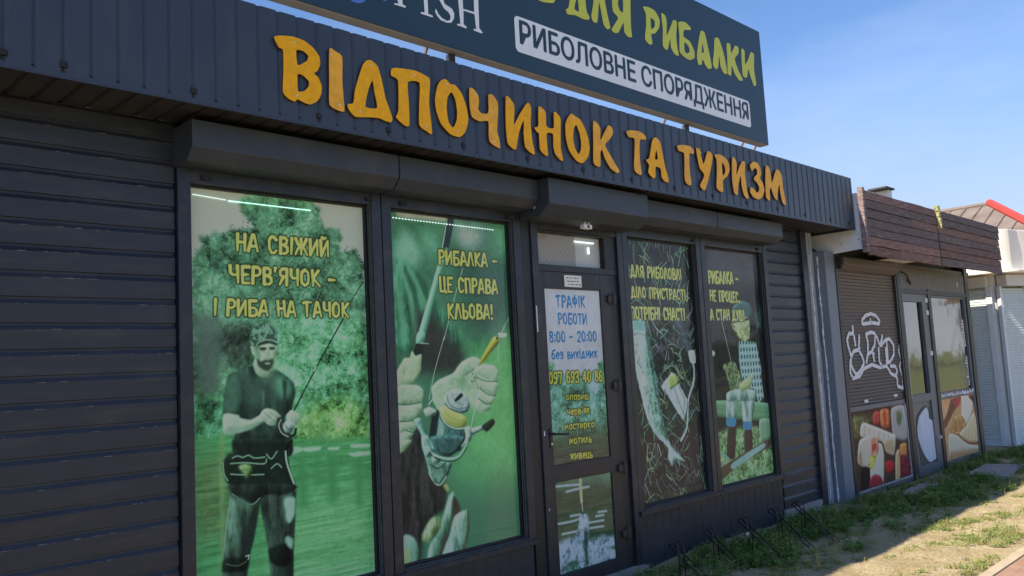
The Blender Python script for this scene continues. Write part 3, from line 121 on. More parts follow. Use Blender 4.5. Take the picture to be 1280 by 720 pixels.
'KPOSTER2': ([('p',[(12.024,1.061),(14.214,0.946),(13.838,-0.141),(11.747,0.098)],(176,124,86),0,0),('p',[(12.651,0.888),(13.15,0.895),(12.748,0.722),(12.367,0.523),(12.224,0.574),(12.484,0.72)],(96,66,52),0.008,0),('p',[(12.798,0.883),(13.112,0.891),(12.944,0.769),(12.802,0.798)],(146,60,60),0.008,0),('p',[(12.278,0.891),(12.651,0.888),(12.455,0.722),(12.288,0.676)],(216,134,96),0.01,0),('p',[(13.132,0.917),(13.396,0.91),(13.596,0.788),(13.516,0.646),(13.193,0.481),(13.034,0.569),(13.101,0.779)],(220,200,168),0.006,0,'vol'),('p',[(13.422,0.894),(13.847,0.88),(13.795,0.627),(13.632,0.638),(13.603,0.788)],(70,48,36),0.012,0),('p',[(12.724,0.643),(13.059,0.649),(13.206,0.483),(13.045,0.371),(12.673,0.384),(12.538,0.46),(12.613,0.572)],(156,108,66),0.006,0.008,'metal'),('l',[(12.724,0.643),(12.596,0.554),(12.555,0.458),(12.674,0.388),(13.034,0.376)],(90,56,34),0.01,0.004),('l',[(12.77,0.6),(13.013,0.601),(13.084,0.494),(12.957,0.423),(12.718,0.434)],(196,160,104),0.012,0.006),('p',[(13.194,0.485),(13.568,0.643),(13.712,0.442),(13.713,0.206),(13.306,0.244),(12.884,0.385)],(210,174,122),0.006,0,'vol'),('l',[(13.181,0.445),(13.119,0.348)],(156,114,70),0.012,0.006),('l',[(13.305,0.434),(13.246,0.295)],(156,114,70),0.012,0.006),('l',[(13.436,0.444),(13.376,0.262)],(156,114,70),0.012,0.006),('l',[(13.563,0.433),(13.512,0.239)],(156,114,70),0.012,0.006),('p',[(12.502,0.439),(12.876,0.36),(13.233,0.214),(13.693,0.149),(13.672,0.046),(12.573,0.062),(12.408,0.129),(12.412,0.334)],(206,180,142),0.006,0,'vol'),('l',[(12.878,0.366),(13.241,0.238),(13.737,0.197)],(96,60,38),0.026,0.01),('p',[(12.428,0.195),(13.66,0.131),(13.67,-0.038),(12.388,0.063)],(150,112,80),0.03,0)],[]),
'GRAFFITI': [[(9.94,1.941),(9.943,1.992),(10.058,2.044),(10.211,2.067),(10.357,2.047),(10.451,1.986),(10.433,1.945),(10.228,1.959),(9.94,1.941)],[(10.168,1.993),(10.201,1.986)],[(9.667,1.923),(9.659,1.831),(9.549,1.832),(9.476,1.758),(9.512,1.659),(9.548,1.559),(9.621,1.624),(9.764,1.646),(9.848,1.568),(9.889,1.483),(9.77,1.403),(9.641,1.358),(9.558,1.427),(9.518,1.511),(9.548,1.559)],[(9.682,1.814),(9.694,1.689)],[(9.822,1.813),(9.786,1.687),(9.806,1.653)],[(9.535,1.321),(9.735,1.338),(9.854,1.417),(10.112,1.459),(10.315,1.418),(10.538,1.428),(10.65,1.335),(10.821,1.284),(10.837,1.167),(10.993,1.132),(11.009,1.285),(10.943,1.396),(11.013,1.485),(10.97,1.595),(11.019,1.695)],[(9.535,1.321),(9.493,1.397),(9.511,1.511)],[(10.011,1.838),(10.05,1.735),(10.015,1.581),(9.95,1.481)],[(10.028,1.821),(10.159,1.846),(10.283,1.828),(10.261,1.732),(10.227,1.68),(10.151,1.63),(10.183,1.491)],[(10.32,1.801),(10.399,1.678),(10.506,1.809)],[(10.352,1.661),(10.332,1.487),(10.406,1.432)],[(10.421,1.677),(10.571,1.746),(10.71,1.762),(10.825,1.671),(10.798,1.563),(10.662,1.477),(10.546,1.463),(10.571,1.657)],[(10.615,1.745),(10.595,1.479)],[(10.649,1.424),(10.808,1.419),(10.859,1.345),(10.777,1.295)],[(10.015,1.581),(10.126,1.613),(10.203,1.577)]],'STICK': [(9.85,1.045),(10.732,1.06)],'TORN': [[(11.438,0.74),(11.583,0.804),(11.726,0.85),(11.788,0.789),(11.787,0.695),(11.96,0.643),(11.975,0.508),(11.99,0.373),(12.032,0.236),(11.931,0.171),(11.683,0.142),(11.547,0.212),(11.428,0.335),(11.344,0.49),(11.354,0.617)],[(11.364,0.745),(11.57,0.851),(11.732,0.872),(11.853,0.832),(11.868,0.698),(12.021,0.667),(12.002,0.506),(12.07,0.328),(12.145,0.205),(12.021,0.104),(11.628,0.133),(11.373,0.136),(11.354,0.288),(11.305,0.53)]]}

# ------------------------------------------------------------------ materials
def srgb(c):
    return tuple((v / 255 / 12.92) if v / 255 <= 0.04045 else ((v / 255 + 0.055) / 1.055) ** 2.4 for v in c)

MATS = {}
def mat(name, col, rough=0.5, metal=0.0, var=0.0, vscale=6.0, bump=0.0, bscale=60.0, dirt=None, dscale=3.0, damt=0.5, spec=0.5, stretch=(1, 1, 1)):
    m = bpy.data.materials.new(name); m.use_nodes = True
    n, l = m.node_tree.nodes, m.node_tree.links
    b = n['Principled BSDF']
    b.inputs['Base Color'].default_value = (*col, 1); b.inputs['Roughness'].default_value = rough
    b.inputs['Metallic'].default_value = metal; b.inputs['Specular IOR Level'].default_value = spec
    tcx = n.new('ShaderNodeTexCoord'); mp = n.new('ShaderNodeMapping'); mp.inputs['Scale'].default_value = stretch
    l.new(tcx.outputs['Object'], mp.inputs['Vector'])
    last = None
    if var > 0:
        t = n.new('ShaderNodeTexNoise'); t.inputs['Scale'].default_value = vscale; t.inputs['Detail'].default_value = 6
        l.new(mp.outputs[0], t.inputs['Vector'])
        r = n.new('ShaderNodeValToRGB')
        r.color_ramp.elements[0].position = 0.3; r.color_ramp.elements[1].position = 0.72
        r.color_ramp.elements[0].color = (*[c * (1 - var) for c in col], 1)
        r.color_ramp.elements[1].color = (*[min(1, c * (1 + var)) for c in col], 1)
        l.new(t.outputs['Fac'], r.inputs['Fac']); last = r.outputs['Color']
        r2 = n.new('ShaderNodeMapRange'); r2.inputs['To Min'].default_value = max(0.05, rough - 0.1); r2.inputs['To Max'].default_value = min(1, rough + 0.12)
        l.new(t.outputs['Fac'], r2.inputs['Value']); l.new(r2.outputs[0], b.inputs['Roughness'])
    if dirt is not None:
        t2 = n.new('ShaderNodeTexNoise'); t2.inputs['Scale'].default_value = dscale; t2.inputs['Detail'].default_value = 9; t2.inputs['Roughness'].default_value = 0.65
        l.new(mp.outputs[0], t2.inputs['Vector'])
        rr_ = n.new('ShaderNodeValToRGB'); rr_.color_ramp.elements[0].position = 0.5; rr_.color_ramp.elements[1].position = 0.72
        rr_.color_ramp.elements[0].color = (0, 0, 0, 1); rr_.color_ramp.elements[1].color = (damt, damt, damt, 1)
        l.new(t2.outputs['Fac'], rr_.inputs['Fac'])
        mxx = n.new('ShaderNodeMixRGB'); mxx.inputs['Color1'].default_value = (*col, 1); mxx.inputs['Color2'].default_value = (*dirt, 1)
        if last: l.new(last, mxx.inputs['Color1'])
        l.new(rr_.outputs['Color'], mxx.inputs['Fac']); last = mxx.outputs['Color']
    if last: l.new(last, b.inputs['Base Color'])
    if bump > 0:
        t3 = n.new('ShaderNodeTexNoise'); t3.inputs['Scale'].default_value = bscale; t3.inputs['Detail'].default_value = 5
        l.new(mp.outputs[0], t3.inputs['Vector'])
        bp_ = n.new('ShaderNodeBump'); bp_.inputs['Strength'].default_value = bump; bp_.inputs['Distance'].default_value = 0.01
        l.new(t3.outputs['Fac'], bp_.inputs['Height']); l.new(bp_.outputs[0], b.inputs['Normal'])
    MATS[name] = m
    return m

SIDING = mat('graphite_siding', (0.020, 0.026, 0.040), 0.42, var=0.14, vscale=3, bump=0.22, bscale=5, dirt=(0.12, 0.115, 0.105), dscale=5, damt=0.22, stretch=(0.5, 1, 3))
FASCIA = mat('graphite_fascia', (0.032, 0.046, 0.074), 0.40, var=0.10, vscale=3, bump=0.16, bscale=5, dirt=(0.12, 0.115, 0.11), dscale=4, damt=0.15, stretch=(2, 1, 0.7))
SOFFIT = mat('graphite_soffit', (0.028, 0.031, 0.038), 0.55, var=0.15, vscale=4, dirt=(0.09, 0.085, 0.08), dscale=6, damt=0.3)
FRAME = mat('anthracite_frame', (0.014, 0.020, 0.034), 0.38, var=0.10, vscale=5, dirt=(0.13, 0.115, 0.10), dscale=7, damt=0.3)
DARKF = mat('dark_frame', (0.010, 0.012, 0.016), 0.45, var=0.12, vscale=5)
DOORM = mat('brown_grey_door', (0.018, 0.019, 0.026), 0.42, var=0.12, vscale=5, dirt=(0.10, 0.09, 0.085), dscale=6, damt=0.25)
BOXM = mat('graphite_box', (0.034, 0.045, 0.064), 0.45, var=0.08, vscale=3, bump=0.15, bscale=5, dirt=(0.13, 0.12, 0.11), dscale=4, damt=0.25)
BLACK = mat('black_rubber', (0.012, 0.012, 0.013), 0.7)
BRISTLE = mat('grey_bristle', (0.10, 0.105, 0.115), 0.9, var=0.6, vscale=90, stretch=(1, 1, 1))
ORANGE = mat('orange_letter', (0.95, 0.44, 0.004), 0.42, var=0.12, vscale=25, dirt=(0.74, 0.36, 0.02), dscale=12, damt=0.35, spec=0.22)
ORANGE_OLD = mat('faded_orange_letter', (0.88, 0.44, 0.045), 0.5, var=0.14, vscale=18, dirt=(0.66, 0.34, 0.10), dscale=14, damt=0.55, spec=0.22)
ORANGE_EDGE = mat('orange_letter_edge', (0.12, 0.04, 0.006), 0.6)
SCREW = mat('zinc_screw', (0.72, 0.66, 0.55), 0.35, metal=0.3)
NAVY = mat('navy_panel', (0.014, 0.042, 0.070), 0.42, var=0.08, vscale=2)
LIME = mat('lime_vinyl', (0.60, 0.62, 0.06), 0.45, var=0.06, vscale=8)
WHITEV = mat('white_vinyl', (0.80, 0.84, 0.90), 0.45, var=0.03, vscale=6)
BLUEV = mat('blue_vinyl', (0.09, 0.20, 0.62), 0.45, var=0.03, vscale=6)
GREYMET = mat('grey_metal', (0.42, 0.41, 0.39), 0.5, var=0.12, vscale=6, dirt=(0.28, 0.24, 0.2), dscale=9, damt=0.4)
RUST = mat('rusty_steel', (0.26, 0.13, 0.085), 0.75, var=0.35, vscale=18)
DARKSTEEL = mat('dark_steel', (0.03, 0.026, 0.025), 0.5, var=0.3, vscale=20)
ROOFM = mat('roof_felt', (0.06, 0.06, 0.062), 0.85, var=0.2)
PILAST = mat('grey_pilaster', (0.17, 0.205, 0.255), 0.5, var=0.08, vscale=4, dirt=(0.12, 0.11, 0.10), dscale=5, damt=0.45, stretch=(1, 1, 0.5))
INFILL = mat('pale_infill', (0.32, 0.36, 0.41), 0.55, var=0.08, vscale=4, dirt=(0.16, 0.15, 0.14), dscale=5, damt=0.4)
PILEDGE = mat('pale_sealant', (0.66, 0.69, 0.72), 0.8, var=0.25, vscale=20, bump=0.5, bscale=40)
CHEEK = mat('pale_sheet', (0.78, 0.83, 0.88), 0.55, var=0.05, vscale=3, dirt=(0.25, 0.22, 0.19), dscale=4, damt=0.4)
KDARK = mat('kiosk_black_frame', (0.020, 0.020, 0.023), 0.45, var=0.2, vscale=8)
KGREY = mat('kiosk_grey_frame', (0.11, 0.135, 0.17), 0.42, var=0.10, vscale=6, dirt=(0.10, 0.09, 0.08), dscale=8, damt=0.5)
KBROWN = mat('kiosk_brown_shutter', (0.118, 0.102, 0.097), 0.5, var=0.10, vscale=6, dirt=(0.10, 0.085, 0.07), dscale=6, damt=0.5)
KHEAD = mat('kiosk_header', (0.15, 0.145, 0.145), 0.6, var=0.12, vscale=5, dirt=(0.09, 0.075, 0.06), dscale=6, damt=0.6)
SPRAY = mat('spray_paint', (0.74, 0.78, 0.84), 0.6, var=0.12, vscale=30)
TORNW = mat('torn_backing', (0.62, 0.68, 0.80), 0.6, var=0.14, vscale=9, stretch=(3, 1, 0.6))
TORND = mat('torn_residue', (0.06, 0.055, 0.05), 0.7, var=0.7, vscale=28, dirt=(0.35, 0.32, 0.28), dscale=40, damt=0.9)
FOAM = mat('yellowed_foam', (0.36, 0.36, 0.17), 0.9, var=0.3, vscale=30, bump=0.8, bscale=50)
WHITEP = mat('white_plastic', (0.70, 0.70, 0.68), 0.45, var=0.06, vscale=8)
CREAM = mat('cream_render', (0.84, 0.79, 0.72), 0.75, var=0.04, vscale=2, dirt=(0.45, 0.40, 0.33), dscale=3, damt=0.25)
SHUT3 = mat('pale_blue_shutter', (0.56, 0.65, 0.68), 0.5, var=0.06, vscale=5, dirt=(0.2, 0.2, 0.18), dscale=5, damt=0.3)
BOX3 = mat('pale_grey_box', (0.58, 0.59, 0.58), 0.55, var=0.06, vscale=4)
POST3 = mat('pale_blue_post', (0.60, 0.68, 0.74), 0.5, var=0.06)
TILE = mat('weathered_tile', (0.17, 0.14, 0.125), 0.8, var=0.2, vscale=1.2, dirt=(0.20, 0.18, 0.17), dscale=0.8, damt=0.6)
REDRIDGE = mat('red_ridge', (0.42, 0.045, 0.035), 0.6, var=0.12, vscale=1.5)
CONC = mat('grey_concrete', (0.30, 0.28, 0.26), 0.9, var=0.18, vscale=7, bump=0.4, bscale=60, dirt=(0.16, 0.14, 0.12), dscale=6, damt=0.5)
PAPER = mat('white_paper', (0.80, 0.80, 0.78), 0.6)
INK = mat('dark_ink', (0.03, 0.035, 0.06), 0.6)
SILV = mat('silver_tape', (0.50, 0.53, 0.58), 0.3, metal=0.5, var=0.3, vscale=40)
CURTAIN = mat('pale_blind', (0.55, 0.52, 0.47), 0.8, var=0.08)

def wood_mat():
    m = bpy.data.materials.new('weathered_board'); m.use_nodes = True
    n, l = m.node_tree.nodes, m.node_tree.links; b = n['Principled BSDF']
    t = n.new('ShaderNodeTexCoord'); mp = n.new('ShaderNodeMapping'); mp.inputs['Scale'].default_value = (1.5, 8, 26)
    l.new(t.outputs['Object'], mp.inputs['Vector'])
    a = n.new('ShaderNodeTexNoise'); a.inputs['Scale'].default_value = 3.0; a.inputs['Detail'].default_value = 8; a.inputs['Roughness'].default_value = 0.65
    l.new(mp.outputs[0], a.inputs['Vector'])
    r = n.new('ShaderNodeValToRGB'); e = r.color_ramp.elements
    e[0].position = 0.28; e[0].color = (0.045, 0.032, 0.032, 1); e[1].position = 0.75; e[1].color = (0.33, 0.245, 0.235, 1)
    k = e.new(0.5); k.color = (0.150, 0.108, 0.104, 1)
    l.new(a.outputs['Fac'], r.inputs['Fac'])
    v = n.new('ShaderNodeAttribute'); v.attribute_name = 'tint'
    mxx = n.new('ShaderNodeMixRGB'); mxx.blend_type = 'MULTIPLY'; mxx.inputs['Fac'].default_value = 1
    l.new(r.outputs[0], mxx.inputs['Color1']); l.new(v.outputs['Color'], mxx.inputs['Color2'])
    l.new(mxx.outputs[0], b.inputs['Base Color']); b.inputs['Roughness'].default_value = 0.8
    bp_ = n.new('ShaderNodeBump'); bp_.inputs['Strength'].default_value = 0.5; bp_.inputs['Distance'].default_value = 0.01
    l.new(a.outputs['Fac'], bp_.inputs['Height']); l.new(bp_.outputs[0], b.inputs['Normal'])
    return m
WOOD = wood_mat()

def print_mat():
    m = bpy.data.materials.new('printed_film'); m.use_nodes = True
    n, l = m.node_tree.nodes, m.node_tree.links; b = n['Principled BSDF']
    a = n.new('ShaderNodeAttribute'); a.attribute_name = 'ink'
    l.new(a.outputs['Color'], b.inputs['Base Color']); b.inputs['Roughness'].default_value = 0.6
    b.inputs['Specular IOR Level'].default_value = 0.12
    return m
PRINT = print_mat()

def glass_mat(name, tint=(1, 1, 1), base=0.0, rough=0.01, gain=1.0, wav=0.0):
    m = bpy.data.materials.new(name); m.use_nodes = True
    n, l = m.node_tree.nodes, m.node_tree.links
    n.remove(n['Principled BSDF']); o = n['Material Output']
    tr = n.new('ShaderNodeBsdfTransparent'); tr.inputs[0].default_value = (*tint, 1)
    gl = n.new('ShaderNodeBsdfGlossy'); gl.inputs['Roughness'].default_value = rough
    fr = n.new('ShaderNodeFresnel'); fr.inputs['IOR'].default_value = 1.45
    ma = n.new('ShaderNodeMath'); ma.operation = 'MULTIPLY_ADD'; ma.inputs[1].default_value = gain; ma.inputs[2].default_value = base; ma.use_clamp = True
    mx_ = n.new('ShaderNodeMixShader')
    if wav > 0:
        t = n.new('ShaderNodeTexCoord'); z = n.new('ShaderNodeTexNoise'); z.inputs['Scale'].default_value = 2.2
        bp_ = n.new('ShaderNodeBump'); bp_.inputs['Strength'].default_value = wav; bp_.inputs['Distance'].default_value = 0.02
        l.new(t.outputs['Object'], z.inputs['Vector']); l.new(z.outputs['Fac'], bp_.inputs['Height']); l.new(bp_.outputs[0], gl.inputs['Normal'])
    l.new(fr.outputs[0], ma.inputs[0]); l.new(ma.outputs[0], mx_.inputs[0]); l.new(tr.outputs[0], mx_.inputs[1]); l.new(gl.outputs[0], mx_.inputs[2])
    l.new(mx_.outputs[0], o.inputs[0])
    return m
GLASS = glass_mat('window_glass', (0.97, 0.98, 0.98), 0.0, 0.03, 0.05, 0.15)
KGLASS = glass_mat('tinted_glass', (0.62, 0.64, 0.62), 0.15, 0.07, 1.0, 0.25)

def emit(name, col, s):
    m = bpy.data.materials.new(name); m.use_nodes = True
    b = m.node_tree.nodes['Principled BSDF']; b.inputs['Base Color'].default_value = (*col, 1)
    b.inputs['Emission Color'].default_value = (*col, 1); b.inputs['Emission Strength'].default_value = s
    return m
LED = emit('led_light', (0.62, 1.0, 0.92), 0.5)
LEDW = emit('led_dot', (0.85, 1.0, 1.0), 0.42)

# ------------------------------------------------------------------ mesh helpers
class MB:
    def __init__(s): s.v = []; s.f = []; s.mi = []; s.m = []
    def _mi(s, m):
        if m not in s.m: s.m.append(m)
        return s.m.index(m)
    def add(s, vs, fs, m):
        o = len(s.v); s.v += [tuple(v) for v in vs]; k = s._mi(m)
        for f in fs: s.f.append(tuple(i + o for i in f)); s.mi.append(k)
        return s
    def box(s, x0, x1, y0, y1, z0, z1, m):
        v = [(x0, y0, z0), (x1, y0, z0), (x1, y1, z0), (x0, y1, z0), (x0, y0, z1), (x1, y0, z1), (x1, y1, z1), (x0, y1, z1)]
        return s.add(v, [(0, 3, 2, 1), (4, 5, 6, 7), (0, 1, 5, 4), (1, 2, 6, 5), (2, 3, 7, 6), (3, 0, 4, 7)], m)
    def prism(s, poly, a0, a1, axis, m):
        """extrude a closed polygon; axis 'x': poly is (y,z); 'y': poly is (x,z); 'z': poly is (x,y)"""
        f = {'x': lambda p, a: (a, p[0], p[1]), 'y': lambda p, a: (p[0], a, p[1]), 'z': lambda p, a: (p[0], p[1], a)}[axis]
        n = len(poly); v = [f(p, a0) for p in poly] + [f(p, a1) for p in poly]
        fs = [tuple(range(n - 1, -1, -1)), tuple(range(n, 2 * n))] + [(i, (i + 1) % n, n + (i + 1) % n, n + i) for i in range(n)]
        return s.add(v, fs, m)
    def sheet(s, prof, a0, a1, axis, m):
        f = {'x': lambda p, a: (a, p[0], p[1]), 'y': lambda p, a: (p[0], a, p[1]), 'z': lambda p, a: (p[0], p[1], a)}[axis]
        n = len(prof); v = [f(p, a0) for p in prof] + [f(p, a1) for p in prof]
        return s.add(v, [(i, i + 1, n + i + 1, n + i) for i in range(n - 1)], m)
    def tube(s, pts, r, m, seg=8, closed_ends=True):
        pts = [Vector(p) for p in pts]; rings = []
        for i, p in enumerate(pts):
            a = pts[max(0, i - 1)]; b = pts[min(len(pts) - 1, i + 1)]; d = (b - a).normalized()
            ref = Vector((0, 0, 1)) if abs(d.z) < 0.9 else Vector((1, 0, 0))
            u = d.cross(ref).normalized(); w = d.cross(u).normalized()
            rad = r[i] if isinstance(r, (list, tuple)) else r
            rings.append([p + u * rad * math.cos(2 * math.pi * k / seg) + w * rad * math.sin(2 * math.pi * k / seg) for k in range(seg)])
        v = [q for ring in rings for q in ring]; fs = []
        for i in range(len(pts) - 1):
            for k in range(seg):
                fs.append((i * seg + k, i * seg + (k + 1) % seg, (i + 1) * seg + (k + 1) % seg, (i + 1) * seg + k))
        if closed_ends:
            fs.append(tuple(range(seg))); fs.append(tuple(len(v) - seg + k for k in range(seg)))
        return s.add(v, fs, m)
    def build(s, name, parent=None, bevel=0.0, smooth=False):
        me = bpy.data.meshes.new(name); me.from_pydata(s.v, [], s.f)
        for m in s.m: me.materials.append(m)
        me.polygons.foreach_set('material_index', s.mi)
        bm = bmesh.new(); bm.from_mesh(me); bmesh.ops.recalc_face_normals(bm, faces=bm.faces); bm.to_mesh(me); bm.free()
        if smooth: me.polygons.foreach_set('use_smooth', [True] * len(me.polygons))
        me.update()
        o = bpy.data.objects.new(name, me); COL.objects.link(o)
        if parent: o.parent = parent
        if bevel > 0:
            b = o.modifiers.new('bevel', 'BEVEL'); b.width = bevel; b.segments = 2; b.limit_method = 'ANGLE'; b.angle_limit = R(40)
        return o

def tag(o, label=None, cat=None, group=None, kind=None):
    if label: o['label'] = label
    if cat: o['category'] = cat
    if group: o['group'] = group
    if kind: o['kind'] = kind
    return o
def thing(name, label, cat, group=None):
    o = bpy.data.objects.new(name, None); o.empty_display_size = 0.2; COL.objects.link(o)
    return tag(o, label, cat, group)

def smooth_loop(p, n=3):
    out_ = []; L = len(p)
    for i in range(L):
        p0, p1, p2, p3 = p[i - 1], p[i], p[(i + 1) % L], p[(i + 2) % L]
        for k in range(n):
            t = k / n
            c = [0.5 * (2 * p1[j] + (p2[j] - p0[j]) * t + (2 * p0[j] - 5 * p1[j] + 4 * p2[j] - p3[j]) * t * t + (3 * p1[j] - p0[j] - 3 * p2[j] + p3[j]) * t ** 3) for j in (0, 1)]
            out_.append((0.6 * c[0] + 0.4 * (p1[0] + (p2[0] - p1[0]) * t), 0.6 * c[1] + 0.4 * (p1[1] + (p2[1] - p1[1]) * t)))
    return out_

def smooth_line(p, n=4):
    q = [p[0]] + list(p) + [p[-1]]; o = []
    for i in range(1, len(q) - 2):
        for k in range(n):
            t = k / n
            o.append(tuple(0.5 * (2 * q[i][j] + (q[i + 1][j] - q[i - 1][j]) * t + (2 * q[i - 1][j] - 5 * q[i][j] + 4 * q[i + 1][j] - q[i + 2][j]) * t * t + (3 * q[i][j] - q[i - 1][j] - 3 * q[i + 1][j] + q[i + 2][j]) * t ** 3) for j in (0, 1)))
    return o + [tuple(p[-1])]

def plate(name, loops, y, depth, face_m, edge_m, parent, screws=(), rough=True):
    """a flat cut-out plate in the facade plane, front face at y, going back by depth"""
    cu = bpy.data.curves.new(name, 'CURVE'); cu.dimensions = '2D'; cu.fill_mode = 'BOTH'; cu.extrude = depth / 2
    for lp in loops:
        q = smooth_loop(lp) if rough else lp
        sp = cu.splines.new('POLY'); sp.points.add(len(q) - 1); sp.use_cyclic_u = True
        for i, c in enumerate(q): sp.points[i].co = (c[0], c[1], 0, 1)
    tmp = bpy.data.objects.new('tmp', cu); COL.objects.link(tmp)
    bpy.context.view_layer.update()
    me = bpy.data.meshes.new_from_object(tmp.evaluated_get(bpy.context.evaluated_depsgraph_get()))
    bpy.data.objects.remove(tmp); bpy.data.curves.remove(cu)
    n = len(me.vertices); co = np.empty(n * 3); me.vertices.foreach_get('co', co); co = co.reshape(-1, 3)
    new = np.stack([co[:, 0], y + depth / 2 - co[:, 2], co[:, 1]], 1)
    mb = MB(); faces = [tuple(p.vertices) for p in me.polygons]
    nrm = [p.normal.z for p in me.polygons]
    vs = [tuple(v) for v in new]
    mb.add(vs, [f for f, z in zip(faces, nrm) if abs(z) > 0.5], face_m)
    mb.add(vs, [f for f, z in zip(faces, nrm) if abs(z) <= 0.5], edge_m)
    for (sx, sz) in screws:
        mb.tube([(sx, y + 0.001, sz), (sx, y - 0.003, sz)], 0.006, SCREW, 8)
    bpy.data.meshes.remove(me)
    return mb.build(name, parent)

def text_mesh(name, s, x0, x1, z0, z1, y, m, parent, offset=0.0):
    cu = bpy.data.curves.new(name, 'FONT'); cu.body = s; cu.size = 1; cu.extrude = 0.0; cu.offset = offset
    tmp = bpy.data.objects.new('tmp', cu); COL.objects.link(tmp); bpy.context.view_layer.update()
    me = bpy.data.meshes.new_from_object(tmp.evaluated_get(bpy.context.evaluated_depsgraph_get()))
    bpy.data.objects.remove(tmp)
    co = np.empty(len(me.vertices) * 3); me.vertices.foreach_get('co', co); co = co.reshape(-1, 3)
    mn, mxv = co.min(0), co.max(0)
    X = x0 + (co[:, 0] - mn[0]) / (mxv[0] - mn[0]) * (x1 - x0); Z = z0 + (co[:, 1] - mn[1]) / (mxv[1] - mn[1]) * (z1 - z0)
    me.vertices.foreach_set('co', np.stack([X, np.full_like(X, y), Z], 1).ravel()); me.materials.clear(); me.materials.append(m); me.update()
    o = bpy.data.objects.new(name, me); COL.objects.link(o); o.parent = parent
    return o

